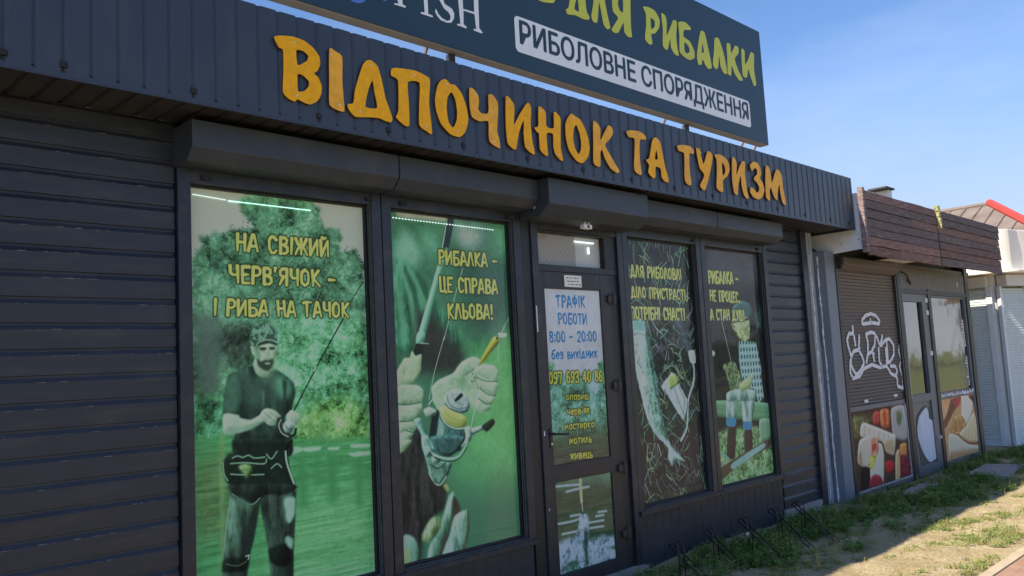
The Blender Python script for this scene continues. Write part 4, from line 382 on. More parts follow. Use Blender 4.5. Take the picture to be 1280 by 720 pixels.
# ------------------------------------------------------------------ stroke font for the printed lettering
_Z = lambda: None
GL = {
 'А': (.46, [[(0, 0), (.19, 1), (.27, 1), (.46, 0)], [(.08, .3), (.4, .3)]]),
 'Б': (.42, [[(.4, 1), (.05, 1), (.05, 0), (.3, 0), (.42, .14), (.42, .4), (.3, .53), (.05, .53)]]),
 'В': (.42, [[(.05, 0), (.05, 1), (.28, 1), (.38, .87), (.36, .66), (.22, .54), (.08, .54)], [(.22, .54), (.4, .4), (.42, .15), (.3, 0), (.05, 0)]]),
 'Г': (.38, [[(-.06, .95), (.08, 1), (.4, 1)], [(.13, 1), (.13, 0)]]),
 'Д': (.5, [[(.0, -.1), (.0, .05), (.5, .05), (.5, -.1)], [(.07, .05), (.2, 1), (.3, 1), (.42, .05)]]),
 'Е': (.36, [[(.38, 1), (.05, 1), (.05, 0), (.38, 0)], [(.05, .52), (.32, .52)]]),
 'Ж': (.62, [[(.31, 1), (.31, 0)], [(.02, 1), (.16, .6), (.31, .5), (.14, .38), (0, 0)], [(.6, 1), (.46, .6), (.31, .5), (.48, .38), (.62, 0)]]),
 'З': (.38, [[(.02, .85), (.12, 1), (.3, 1), (.38, .85), (.34, .62), (.15, .54), (.36, .42), (.4, .15), (.26, 0), (.1, 0), (0, .16)]]),
 'И': (.44, [[(.03, 1), (.03, 0), (.42, 1), (.42, 0)]]),
 'Й': (.44, [[(.03, 1), (.03, 0), (.42, 1), (.42, 0)], [(.12, 1.2), (.22, 1.13), (.33, 1.2)]]),
 'І': (.1, [[(.05, 1), (.05, 0)]]),
 'К': (.42, [[(.05, 1), (.05, 0)], [(.38, 1), (.08, .5), (.42, 0)]]),
 'Л': (.42, [[(0, 0), (.16, 1), (.26, 1), (.42, 0)]]),
 'М': (.54, [[(.02, 0), (.06, 1), (.27, .3), (.48, 1), (.53, 0)]]),
 'Н': (.42, [[(.04, 1), (.04, 0)], [(.4, 1), (.4, 0)], [(.04, .52), (.4, .52)]]),
 'О': (.44, [[(.22, 1), (.06, .86), (.02, .5), (.06, .14), (.22, 0), (.38, .14), (.42, .5), (.38, .86), (.22, 1)]]),
 'П': (.42, [[(.04, 0), (.04, 1), (.4, 1), (.4, 0)]]),
 'Р': (.4, [[(.05, 0), (.05, 1), (.28, 1), (.4, .85), (.4, .62), (.28, .48), (.05, .48)]]),
 'С': (.4, [[(.38, .84), (.28, 1), (.14, 1), (.03, .8), (.02, .3), (.12, 0), (.28, 0), (.38, .16)]]),
 'Т': (.4, [[(0, 1), (.42, 1)], [(.21, 1), (.21, 0)]]),
 'У': (.42, [[(.02, 1), (.2, .42)], [(.4, 1), (.22, .3), (.12, 0), (.02, .02)]]),
 'Ф': (.5, [[(.25, 1.02), (.25, -.02)], [(.25, .85), (.06, .76), (.04, .42), (.25, .26), (.46, .42), (.44, .76), (.25, .85)]]),
 'Х': (.42, [[(.02, 1), (.42, 0)], [(.4, 1), (.0, 0)]]),
 'Ц': (.46, [[(.04, 1), (.04, 0), (.48, 0), (.48, -.14)], [(.38, 1), (.38, 0)]]),
 'Ч': (.4, [[(.03, 1), (.03, .6), (.12, .46), (.37, .46)], [(.38, 1), (.38, 0)]]),
 'Ш': (.6, [[(.04, 1), (.04, 0), (.56, 0), (.56, 1)], [(.3, 1), (.3, 0)]]),
 'Ь': (.38, [[(.05, 1), (.05, 0), (.28, 0), (.38, .14), (.38, .4), (.28, .53), (.05, .53)]]),
 'Я': (.42, [[(.38, 0), (.38, 1), (.14, 1), (.03, .85), (.03, .64), (.14, .5), (.38, .5)], [(.2, .5), (.02, 0)]]),
 '0': (.4, [[(.2, 1), (.05, .84), (.02, .5), (.05, .16), (.2, 0), (.35, .16), (.38, .5), (.35, .84), (.2, 1)]]),
 '2': (.38, [[(.03, .8), (.12, 1), (.28, 1), (.37, .8), (.3, .5), (.02, 0), (.4, 0)]]),
 '3': (.38, [[(.02, .85), (.12, 1), (.3, 1), (.38, .8), (.3, .56), (.15, .54), (.34, .46), (.38, .16), (.26, 0), (.1, 0), (0, .16)]]),
 '4': (.4, [[(.28, 0), (.28, 1), (0, .3), (.4, .3)]]),
 '6': (.38, [[(.34, .95), (.2, 1), (.06, .75), (.02, .3), (.1, 0), (.28, 0), (.38, .2), (.34, .5), (.18, .56), (.04, .4)]]),
 '7': (.38, [[(0, 1), (.38, 1), (.14, 0)]]),
 '8': (.38, [[(.19, .54), (.05, .68), (.06, .92), (.19, 1), (.32, .92), (.33, .68), (.19, .54), (.02, .36), (.04, .1), (.19, 0), (.34, .1), (.36, .36), (.19, .54)]]),
 '9': (.38, [[(.04, .05), (.18, 0), (.32, .25), (.37, .7), (.29, 1), (.12, 1), (.02, .8), (.06, .5), (.2, .44), (.35, .6)]]),
 ':': (.08, [[(.04, .68), (.04, .74)], [(.04, .14), (.04, .2)]]), '.': (.08, [[(.04, .0), (.04, .05)]]), ',': (.1, [[(.06, .06), (.02, -.16)]]),
 '!': (.1, [[(.05, 1), (.05, .34)], [(.05, .02), (.05, .06)]]), '–': (.34, [[(0, .46), (.32, .46)]]), "'": (.1, [[(.07, 1.02), (.03, .78)]]), ' ': (.24, []),
 # small letters with their own shape (x-height is 0.7)
 'а': (.36, [[(.32, .6), (.2, .7), (.06, .6), (.02, .3), (.08, .02), (.2, 0), (.33, .2)], [(.34, .7), (.34, 0)]]),
 'б': (.36, [[(.36, 1), (.12, .9), (.03, .5), (.04, .12), (.18, 0), (.34, .12), (.34, .46), (.2, .6), (.05, .46)]]),
 'е': (.34, [[(.04, .34), (.34, .38), (.3, .62), (.17, .7), (.05, .56), (.02, .25), (.1, .02), (.22, 0), (.34, .12)]]),
 'р': (.36, [[(.04, .7), (.04, -.3)], [(.04, .58), (.2, .7), (.34, .56), (.34, .14), (.2, 0), (.05, .1)]]),
 'і': (.1, [[(.05, .7), (.05, 0)], [(.05, .9), (.05, .94)]]),
}
def glyph(ch):
    if ch in GL: return GL[ch]
    w, st = GL[ch.upper()]
    return (w * .82, [[(x * .82, y * .7) for x, y in q] for q in st])

# ------------------------------------------------------------------ painting the printed films (colour stored per vertex of the film)
def vnoise(h, w, cy, cx, rng):
    gh, gw = int(h / cy) + 3, int(w / cx) + 3
    g = rng.random((gh, gw)); yy = np.arange(h) / cy; xx = np.arange(w) / cx
    y0 = yy.astype(int); x0 = xx.astype(int); fy = yy - y0; fx = xx - x0
    fy = (fy * fy * (3 - 2 * fy))[:, None]; fx = (fx * fx * (3 - 2 * fx))[None, :]
    a = g[np.ix_(y0, x0)]; b = g[np.ix_(y0, x0 + 1)]; c = g[np.ix_(y0 + 1, x0)]; d = g[np.ix_(y0 + 1, x0 + 1)]
    return (a * (1 - fx) + b * fx) * (1 - fy) + (c * (1 - fx) + d * fx) * fy
def fbm(h, w, cy, cx, rng, oc=4, gain=.55):
    s = 0; a = 1; t = 0
    for _ in range(oc):
        s = s + a * vnoise(h, w, max(cy, 1), max(cx, 1), rng); t += a; a *= gain; cy /= 2; cx /= 2
    return s / t
def blur(m, r):
    r = int(round(r))
    if r < 1: return m
    for ax in (0, 1):
        for _ in range(2):
            p = np.pad(m, [(r + 1, r) if k == ax else (0, 0) for k in (0, 1)], mode='edge'); c = np.cumsum(p, axis=ax)
            n = m.shape[ax]
            m = (np.take(c, range(2 * r + 1, 2 * r + 1 + n), axis=ax) - np.take(c, range(0, n), axis=ax)) / (2 * r + 1)
    return m

def paint(key, x0, x1, z0, z1, pitch, bgcol, gain, seed, contrast=1.0, tone=(1, 1, 1)):
    rng = np.random.default_rng(seed)
    nx, nz = int(round((x1 - x0) / pitch)) + 1, int(round((z1 - z0) / pitch)) + 1
    S = 2; W, H = nx * S, nz * S; px = (x1 - x0) / (W - 1)
    img = np.empty((H, W, 3)); img[:] = bgcol
    xs = x0 + np.arange(W) * px; zs = z0 + np.arange(H) * (z1 - z0) / (H - 1)
    GX, GZ = np.meshgrid(xs, zs)
    wob = (fbm(H, W, .05 / px, .05 / px, rng, 4, .65) - .5) * 2, (fbm(H, W, .05 / px, .05 / px, rng, 4, .65) - .5) * 2
    leaf = fbm(H, W, .10 / px, .10 / px, rng, 6, .72); leaf = (leaf - leaf.mean()) / leaf.std()
    fine = fbm(H, W, .03 / px, .025 / px, rng, 4, .8); fine = (fine - fine.mean()) / fine.std()
    wat = fbm(H, W, .016 / px, .22 / px, rng, 5, .72); wat = (wat - wat.mean()) / wat.std()
    fold = fbm(H, W, .16 / px, .035 / px, rng, 4, .6); fold = np.clip((fold - fold.mean()) / fold.std(), -1.6, 1.6)
    def inside(poly, X, Z):
        m = np.zeros(X.shape, bool); n = len(poly)
        for i in range(n):
            ax, az = poly[i]; bx, bz = poly[(i + 1) % n]
            if az == bz: continue
            c = (az > Z) != (bz > Z)
            m ^= c & (X < (bx - ax) * (Z - az) / (bz - az) + ax)
        return m
    def sdist(pts, X, Z):
        d = np.full(X.shape, 9.0)
        for (ax, az), (bx, bz) in zip(pts[:-1], pts[1:]):
            dx, dz = bx - ax, bz - az; L = dx * dx + dz * dz + 1e-12
            t = np.clip(((X - ax) * dx + (Z - az) * dz) / L, 0, 1)
            d = np.minimum(d, np.hypot(X - ax - t * dx, Z - az - t * dz))
        return d
    def tdist(pts, X, Z, hw):
        # like sdist, for a brush that is broad where it lands and thins out
        d = np.full(X.shape, 9.0); n = len(pts) - 1
        for k, ((ax, az), (bx, bz)) in enumerate(zip(pts[:-1], pts[1:])):
            dx, dz = bx - ax, bz - az; L = dx * dx + dz * dz + 1e-12
            t = np.clip(((X - ax) * dx + (Z - az) * dz) / L, 0, 1)
            d = np.minimum(d, np.hypot(X - ax - t * dx, Z - az - t * dz) - hw * (.22 - .5 * (k + t) / n))
        return d
    def win(pts, pad):
        a = [p[0] for p in pts]; b = [p[1] for p in pts]
        i0 = max(0, int((min(a) - pad - x0) / px)); i1 = min(W, int((max(a) + pad - x0) / px) + 2)
        j0 = max(0, int((min(b) - pad - z0) / px)); j1 = min(H, int((max(b) + pad - z0) / px) + 2)
        return (slice(j0, j1), slice(i0, i1)) if i1 > i0 and j1 > j0 else None
    def lay(w, m, col):
        img[w] = img[w] * (1 - m[..., None]) + np.array(col) * m[..., None]
    items, texts = DATA[key]
    for it in items:
        kind, pts, col = it[0], it[1], it[2]
        if kind == 'p':
            soft, rough = (it[3], it[4]) if len(it) > 4 else (0.002, 0)
            mode = it[5] if len(it) > 5 else None
            if mode in ('vol', 'skin', 'cloth', 'metal', 'spots', 'camo') or (mode is None and soft < .02): pts = smooth_loop(pts, 4)
            w = win(pts, .02 + 2.5 * soft + rough)
            if not w: continue
            X, Z = GX[w], GZ[w]
            if rough: X = X + wob[0][w] * rough; Z = Z + wob[1][w] * rough
            m = blur(inside(pts, X, Z).astype(float), soft / px)
            c = np.array(col, float)[None, None, :] * np.ones(X.shape + (1,))
            if mode in ('vol', 'cloth', 'metal', 'skin'):
                rv = {'vol': .022, 'cloth': .030, 'metal': .014, 'skin': .018}[mode]; hm = blur(inside(pts, X, Z).astype(float), rv / px)
                dz_, dx_ = np.gradient(hm); k_ = rv / px * {'vol': 1.0, 'cloth': .9, 'metal': 1.5, 'skin': .75}[mode]
                f_ = 1 + np.clip((dx_ * .8 - dz_ * .9) * k_, -.62, .55)
                if mode == 'cloth': f_ = f_ * (1 + .20 * fold[w] + .05 * fine[w])
                elif mode == 'metal': f_ = f_ * (1 + .09 * fine[w] + .05 * leaf[w])
                elif mode == 'skin': f_ = f_ * (1 + .06 * fine[w] + .05 * leaf[w])
                c = c * np.clip(f_, .2, 1.7)[..., None]
            elif mode == 'leaf': c = c * (1 + .17 * leaf[w] + .10 * fine[w])[..., None]
            elif mode == 'water': c = c * (1 + .075 * wat[w] + .03 * fine[w])[..., None]
            elif mode == 'camo': c = c * (1 + .34 * np.sign(fine[w] - .1))[..., None]
            elif mode == 'spots': c = c * (1 + .22 * fine[w] + .14 * leaf[w])[..., None]
            elif mode == 'plaid':
                k = (np.sin(GX[w] * 2 * math.pi / .055) > .1) & (np.sin(GZ[w] * 2 * math.pi / .07) > -.1); c = c * np.where(k, .38, 1.05)[..., None]
            else: c = c * (1 + .035 * leaf[w] + .025 * fine[w])[..., None]
            img[w] = img[w] * (1 - m[..., None]) + np.clip(c, 4, 255) * m[..., None]
            if mode == 'leaf':      # dabs of foliage over the wash, lit from above, a little past its outline
                a_ = [q[0] for q in pts]; b_ = [q[1] for q in pts]; area = (max(a_) - min(a_)) * (max(b_) - min(b_))
                P_ = rng.random((int(min(5200, 5200 * area)), 2)); PX = min(a_) + P_[:, 0] * (max(a_) - min(a_)); PZ = min(b_) + P_[:, 1] * (max(b_) - min(b_))
                jx = PX + rng.normal(0, .012, len(PX)); jz = PZ + rng.normal(0, .012, len(PX))
                ok = inside(pts, jx, jz)
                for X0, Z0_ in zip(PX[ok], PZ[ok]):
                    i_, j_ = int((X0 - x0) / px), int((Z0_ - z0) / px)
                    if not (0 <= i_ < W and 0 <= j_ < H): continue
                    cl = leaf[j_, i_]; f_ = 1 + .30 * cl + rng.normal(0, .22); an = rng.uniform(0, 3.14); L = rng.uniform(.004, .013)
                    q = [(X0 - L * math.cos(an), Z0_ - L * math.sin(an)), (X0 + L * math.cos(an), Z0_ + L * math.sin(an))]
                    ww = win(q, .006)
                    if ww: lay(ww, np.clip((rng.uniform(.002, .0045) - sdist(q, GX[ww], GZ[ww])) / .0022 + .5, 0, 1) * .8, np.clip(np.array(col) * f_ * np.array((rng.uniform(.85, 1.1), 1, rng.uniform(.85, 1.1))), 8, 235))
        elif kind == 'l':
            wd = it[3]; soft = it[4] if len(it) > 4 else .001
            if len(pts) > 2: pts = smooth_line(pts)
            w = win(pts, wd + 3 * soft + .01)
            if not w: continue
            d = sdist(pts, GX[w], GZ[w]); m = np.clip((wd / 2 + soft - d) / (2 * soft + 1e-4), 0, 1); lay(w, m, col)
        elif kind == 'grass':
            (ax, az), (bx, bz) = pts
            for k in range(520):
                X0 = rng.uniform(min(ax, bx), max(ax, bx)); Z0_ = rng.uniform(min(az, bz), max(az, bz))
                L = rng.uniform(.04, .20); an = rng.uniform(.3, 2.84); cv = rng.uniform(-.28, .28)
                q = [(X0, Z0_), (X0 + L * .5 * math.cos(an), Z0_ + L * .5 * math.sin(an)), (X0 + L * math.cos(an + cv), Z0_ + L * math.sin(an + cv))]
                w = win(q, .01)
                if not w: continue
                f = rng.uniform(.45, 1.15); cc = (col[0] * f * rng.uniform(.7, 1.1), col[1] * f, col[2] * f * rng.uniform(.7, 1.3))
                m = np.clip((rng.uniform(.002, .0045) - sdist(q, GX[w], GZ[w])) / .002 + .5, 0, 1) * rng.uniform(.5, 1); lay(w, m, cc)
    for s, tl, bl, br, col in texts:
        hgt = tl[1] - bl[1]; adv = []; x = 0
        for ch in s:
            g = glyph(ch); adv.append(x); x += g[0] + .16
        tot = x - .16; sx = (br[0] - bl[0]) / tot; slope = (br[1] - bl[1]) / (br[0] - bl[0])
        hw = min(.098 * hgt, .120 * sx); polys = []
        for ch, a in zip(s, adv):
            jz = rng.uniform(-.02, .02) * hgt; sl = rng.uniform(-.03, .05)
            for q in glyph(ch)[1]:
                P = [(bl[0] + (a + u + sl * (v - .5)) * sx, bl[1] + jz + v * hgt + slope * (a + u) * sx) for u, v in q]
                polys.append(P)
        yellow = col[0] > 120
        for wd, cc in (((hw + .007, (22, 36, 28)),) if yellow else ()) + ((hw, col),):
            for P in polys:
                w = win(P, wd + .01); 
                if not w: continue
                m = np.clip((wd - tdist(P, GX[w], GZ[w], hw)) / .003 + .5, 0, 1); lay(w, m, cc)
    img = img.reshape(nz, S, nx, S, 3).mean((1, 3))
    img = np.clip(img / 255, 0, 1)
    if contrast != 1: img = np.clip(.42 + (img - .42) * contrast, 0, 1)
    lin = np.where(img <= .04045, img / 12.92, ((img + .055) / 1.055) ** 2.4) * gain
    lin = np.where(lin < .35, lin, .35 + .5 * (1 - np.exp(-(lin - .35) / .5)))     # inks never get whiter than the vinyl they sit on
    lin = lin * np.array(tone)
    return np.clip(lin, .004, .88), nx, nz

def film(name, key, x0, x1, z0, z1, y, pitch, bgcol, gain, seed, label, cat='poster', group=None, contrast=1.0, bulge=0.0, tone=(1, 1, 1)):
    c, nx, nz = paint(key, x0, x1, z0, z1, pitch, bgcol, gain, seed, contrast, tone)
    X, Z = np.meshgrid(np.linspace(x0, x1, nx), np.linspace(z0, z1, nz))
    Y = np.full_like(X, y)
    if bulge:
        r_ = np.random.default_rng(seed + 3); Y = Y + (fbm(nz, nx, nz / 4, nx / 3, r_, 3) - .5) * bulge
    n = nx * nz; co = np.stack([X, Y, Z], -1).reshape(-1, 3)
    idx = np.arange(n).reshape(nz, nx)
    q = np.stack([idx[:-1, :-1], idx[:-1, 1:], idx[1:, 1:], idx[1:, :-1]], -1).reshape(-1, 4)
    me = bpy.data.meshes.new(name); me.vertices.add(n); me.vertices.foreach_set('co', co.ravel())
    me.loops.add(q.size); me.loops.foreach_set('vertex_index', q.ravel().astype(np.int32))
    me.polygons.add(len(q)); me.polygons.foreach_set('loop_start', np.arange(0, q.size, 4, dtype=np.int32))
    at = me.attributes.new('ink', 'FLOAT_COLOR', 'POINT')
    at.data.foreach_set('color', np.concatenate([c.reshape(-1, 3), np.ones((n, 1))], 1).astype(np.float32).ravel())
    me.update(calc_edges=True); me.materials.append(PRINT)
    o = bpy.data.objects.new(name, me); COL.objects.link(o)
    return tag(o, label, cat, group)

# ================================================================== ground
SOIL_STUFF = []
def ground_mat(name, c0, c1, c2, s1, s2, bump, bs, rough=.95, hi=None):
    m = bpy.data.materials.new(name); m.use_nodes = True
    n, l = m.node_tree.nodes, m.node_tree.links; b = n['Principled BSDF']; b.inputs['Roughness'].default_value = rough
    b.inputs['Specular IOR Level'].default_value = 0.15
    t = n.new('ShaderNodeTexCoord')
    a = n.new('ShaderNodeTexNoise'); a.inputs['Scale'].default_value = s1; a.inputs['Detail'].default_value = 8; a.inputs['Roughness'].default_value = .62
    d = n.new('ShaderNodeTexNoise'); d.inputs['Scale'].default_value = s2; d.inputs['Detail'].default_value = 6; d.inputs['Roughness'].default_value = .7
    l.new(t.outputs['Object'], a.inputs['Vector']); l.new(t.outputs['Object'], d.inputs['Vector'])
    r = n.new('ShaderNodeValToRGB'); e = r.color_ramp.elements; e[0].position = .36; e[1].position = .66; e[0].color = (*c0, 1); e[1].color = (*c1, 1)
    l.new(a.outputs['Fac'], r.inputs['Fac'])
    r2 = n.new('ShaderNodeValToRGB'); e = r2.color_ramp.elements; e[0].position = .44; e[1].position = .66; e[0].color = (0, 0, 0, 1); e[1].color = (.75, .75, .75, 1)
    l.new(d.outputs['Fac'], r2.inputs['Fac'])
    x = n.new('ShaderNodeMixRGB'); x.inputs['Color2'].default_value = (*c2, 1); l.new(r.outputs[0], x.inputs['Color1']); l.new(r2.outputs[0], x.inputs['Fac'])
    l.new(x.outputs[0], b.inputs['Base Color'])
    bp_ = n.new('ShaderNodeBump'); bp_.inputs['Strength'].default_value = bump; bp_.inputs['Distance'].default_value = .02
    g = n.new('ShaderNodeTexNoise'); g.inputs['Scale'].default_value = bs; g.inputs['Detail'].default_value = 6; g.inputs['Roughness'].default_value = .75
    l.new(t.outputs['Object'], g.inputs['Vector']); l.new(g.outputs['Fac'], bp_.inputs['Height']); l.new(bp_.outputs[0], b.inputs['Normal'])
    return m
SOIL = ground_mat('sandy_soil', (.40, .325, .19), (.60, .505, .335), (.27, .215, .11), 2.6, 28, 1.0, 75)
TURF = ground_mat('lawn_turf', (.15, .19, .085), (.20, .25, .11), (.36, .33, .20), .8, 6, .6, 30)
ASPH = ground_mat('asphalt', (.07, .068, .065), (.10, .098, .095), (.05, .05, .05), 1.2, 30, .4, 90)

def paver_mat():
    m = bpy.data.materials.new('brick_paver'); m.use_nodes = True
    n, l = m.node_tree.nodes, m.node_tree.links; b = n['Principled BSDF']; b.inputs['Roughness'].default_value = .9
    t = n.new('ShaderNodeTexCoord'); k = n.new('ShaderNodeTexBrick'); k.inputs['Scale'].default_value = 1.0
    k.inputs['Brick Width'].default_value = .2; k.inputs['Row Height'].default_value = .1; k.inputs['Mortar Size'].default_value = .004
    k.inputs['Color1'].default_value = (.29, .165, .115, 1); k.inputs['Color2'].default_value = (.35, .215, .155, 1); k.inputs['Mortar'].default_value = (.24, .20, .14, 1)
    l.new(t.outputs['Object'], k.inputs['Vector'])
    z = n.new('ShaderNodeTexNoise'); z.inputs['Scale'].default_value = 3; z.inputs['Detail'].default_value = 8
    l.new(t.outputs['Object'], z.inputs['Vector'])
    x = n.new('ShaderNodeMixRGB'); x.blend_type = 'OVERLAY'; x.inputs['Fac'].default_value = .5
    l.new(k.outputs['Color'], x.inputs['Color1']); l.new(z.outputs['Fac'], x.inputs['Color2']); l.new(x.outputs[0], b.inputs['Base Color'])
    bp_ = n.new('ShaderNodeBump'); bp_.inputs['Strength'].default_value = .5; bp_.inputs['Distance'].default_value = .005
    l.new(k.outputs['Fac'], bp_.inputs['Height']); bp_.invert = True; l.new(bp_.outputs[0], b.inputs['Normal'])
    return m
PAVER = paver_mat()

# soil near the shop is a finely divided, slightly lumpy sheet; the rest of the ground carries on to the horizon
gx = np.concatenate([[-400, -60, -8], np.linspace(3.0, 17.0, 281), [30, 80, 400]])
gy = np.concatenate([[-2.14], np.linspace(-2.1, .6, 61), [8, 60, 400]])
Xg, Yg = np.meshgrid(gx, gy)
r_ = np.random.default_rng(5)
def lump(x, y):
    return (.018 * np.sin(x * 2.1 + 1.3 * np.sin(y * 1.7)) * np.sin(y * 2.6 + .8) + .010 * np.sin(x * 5.3 + y * 3.1) * np.cos(y * 6.1 - x * 1.2)
            + .006 * np.sin(x * 12.1 - y * 7.3) * np.sin(y * 13.7 + x * 3.3))
fade = np.clip((Yg + 2.1) / .5, 0, 1) * np.clip((Xg - 3) / 1.0, 0, 1) * np.clip((17 - Xg) / 1.0, 0, 1)
def soil_h(x, y): return lump(np.asarray(x, float), np.asarray(y, float)) - .012
Zg = np.where((Xg > 2.9) & (Xg < 17.1) & (Yg < .7), lump(Xg, Yg) * fade + r_.uniform(-.004, .004, Xg.shape) * fade - .012, -.012)
nxg, nyg = len(gx), len(gy)
ix = np.arange(nxg * nyg).reshape(nyg, nxg)
me = bpy.data.meshes.new('ground')
me.from_pydata(np.stack([Xg, Yg, Zg], -1).reshape(-1, 3).tolist(), [], np.stack([ix[:-1, :-1], ix[:-1, 1:], ix[1:, 1:], ix[1:, :-1]], -1).reshape(-1, 4).tolist())
me.materials.append(SOIL); me.polygons.foreach_set('use_smooth', [True] * len(me.polygons))
g = bpy.data.objects.new('ground', me); COL.objects.link(g); tag(g, kind='structure')

def strip(name, x0, x1, y0, y1, z0, z1, m):
    return tag(MB().box(x0, x1, y0, y1, z0, z1, m).build(name), kind='structure')
KERBM = mat('tan_kerb', (.42, .35, .25), .9, var=.15, vscale=9, bump=.4, bscale=70)
strip('kerb', -60, 80, -2.215, -2.14, -.2, .012, KERBM)
strip('pavement', -60, 80, -7.0, -2.215, -.2, .0, PAVER)
strip('lawn', -400, 400, -24.0, -7.0, -.2, -.01, TURF)
strip('road', -400, 400, -30.0, -24.0, -.2, -.02, ASPH)
strip('far_verge', -400, 400, -400.0, -30.0, -.2, .0, TURF)

# ================================================================== the fishing shop
shop = thing('shop_building', 'long dark grey metal-clad fishing shop with poster windows and corrugated fascia', 'shop')
# shell behind the cladding
MB().box(-7.0, 8.82, .08, 5.5, -.05, 3.1, DARKF).build('wall', shop)
MB().box(-7.0, 9.235, -.36, 5.6, 3.10, 3.36, ROOFM).build('roof', shop)

def siding_profile(z0, z1, y, pitch=.12, d=.013):
    p = []; z = z0
    while z < z1 - 1e-6:
        t = min(1.0, (z1 - z) / pitch)
        for (a, b) in ((0, .002), (.003, d), (.090, d * .96), (.1085, .003), (.1165, .002)):
            if z + a * t < z1: p.append((y - b, z + a * t))
        z += pitch
    p.append((y, z1)); return p
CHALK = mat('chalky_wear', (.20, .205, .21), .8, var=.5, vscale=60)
def siding(x0, x1, z0, wear, seed):
    mb = MB().sheet(siding_profile(z0, 2.99, .035), x0, x1, 'x', SIDING); rg = random.Random(seed)
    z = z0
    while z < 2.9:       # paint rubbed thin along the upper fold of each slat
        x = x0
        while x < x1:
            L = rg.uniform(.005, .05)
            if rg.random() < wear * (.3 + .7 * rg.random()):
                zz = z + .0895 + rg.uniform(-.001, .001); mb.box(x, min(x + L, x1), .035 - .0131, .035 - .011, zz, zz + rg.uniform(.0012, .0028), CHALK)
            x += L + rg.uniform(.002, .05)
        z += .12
    return mb.build('wall_siding', shop)
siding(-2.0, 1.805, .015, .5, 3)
MB().sheet(siding_profile(.015, 2.99, .035), -7.0, -2.0, 'x', SIDING).build('wall_siding', shop)
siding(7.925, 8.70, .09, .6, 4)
MB().box(7.9, 8.72, .0, .075, -.05, .085, CONC).build('footing', shop)

def ribbed(x0, x1, y, pitch=.115, d=.012, off=.0):
    p = []; x = x0 + off
    p.append((x0, y))
    while x + pitch < x1:
        a = x + .084
        p += [(x, y), (a, y), (a + .003, y + d), (a + .011, y + d), (a + .031, y)]
        x += pitch
    p.append((x1, y)); return p
fas = MB().sheet(ribbed(-7.0, 9.243, -.393, d=.012, off=.008), 2.965, 3.546, 'z', FASCIA)
fas.add([(9.243, -.393, 2.965), (9.243, .4, 2.965), (9.243, .4, 3.546), (9.243, -.393, 3.546)], [(0, 1, 2, 3)], FASCIA)
for k, x in enumerate([-.35, .34, .9, 1.19, 1.783, 2.36, 2.83, 3.42, 4.0, 4.58, 5.15, 5.73, 6.3, 6.88, 7.45, 8.03, 8.6, 9.1]):
    xx = round((x + 7.0 - .008 - .094) / .115) * .115 - 7.0 + .008 + .094
    fas.box(xx - .013, xx + .012, -.400, -.381, 3.008, 3.034, BLACK)
fas.build('fascia', shop)
# small fixings along the lower edge and the bare cut tops of the ribs
# corrugated soffit, ribs running out from the wall
p = []; x = -7.0
while x < 9.2:
    p += [(x, 2.985), (x + .084, 2.985), (x + .090, 2.997), (x + .106, 2.997), (x + .112, 2.985)]; x += .115
MB().sheet([(min(a, 9.24), b) for a, b in p], -.388, .05, 'y', SOFFIT).build('soffit', shop)
MB().box(-7.0, 9.24, -.391, -.380, 2.958, 2.984, FASCIA).build('drip_trim', shop)
MB().box(8.70, 8.82, -.012, .085, .0, 2.98, FRAME).build('corner_trim', shop, .004)
MB().box(9.21, 9.24, -.385, .3, 2.97, 3.53, FRAME).build('fascia_end_cap', shop)

# plinth of small corrugated sheet below the windows
def plinth(x0, x1):
    MB().sheet(ribbed(x0, x1, .022, .115, .012), -.03, .405, 'z', SIDING).build('plinth_cladding', shop)
plinth(1.81, 4.40); plinth(5.53, 7.90)

# ---- windows: guide rails, inner frame, brush seals, pane
def window(x0, x1, zb, zt):
    """x0..x1 outside of the rails"""
    f = MB(); w = .070
    for a in (x0, x1 - w):
        f.box(a, a + w, -.004, .075, zb, 2.745, FRAME)
    f.box(x0 + w, x1 - w, .002, .075, 2.672, 2.745, FRAME)
    f.box(x0 + w, x1 - w, -.012, .075, zb, zb + .048, FRAME)
    f.box(x0 - .002, x1 + .002, -.022, .0, zb - .002, zb + .034, FRAME)
    o = f.build('window', shop, .003)
    i = MB(); a, b, c, d = x0 + w, x1 - w, zb + .048, 2.672
    for q in ((a, a + .022, c, d), (b - .022, b, c, d)): i.box(q[0], q[1], .046, .0755, q[2], q[3], DARKF)
    i.box(a + .022, b - .022, .046, .0755, c, c + .02, DARKF); i.box(a + .022, b - .022, .046, .0755, d - .014, d, DARKF)
    i.build('inner_frame', o, .002)
    s = MB(); s.box(b - .004, b, .012, .020, c, d, BRISTLE); s.box(b - .004, b, .032, .040, c, d, BRISTLE)
    s.box(a, a + .004, .012, .020, c, d, BRISTLE); s.box(a, b, .014, .03, c, c + .004, BRISTLE)
    s.build('brush_seal', o)
    MB().box(a + .022, b - .022, .0535, .0575, c + .02, d - .014, GLASS).build('pane', o)
    return o
w1 = window(1.812, 3.088, .40, 2.67)
w2 = window(3.095, 4.318, .40, 2.67)
w3 = window(5.515, 6.682, .40, 2.67)
w4 = window(6.690, 7.920, .40, 2.67)
for w, x, z in ((w1, 1.94, 2.66), (w1, 2.98, 2.66), (w2, 3.24, 2.66), (w2, 4.19, 2.66), (w3, 6.55, 2.66), (w4, 7.72, 2.66)):
    MB().box(x, x + .05, -.012, .003, z + .03, z + .055, BLACK).build('shutter_stop', w)
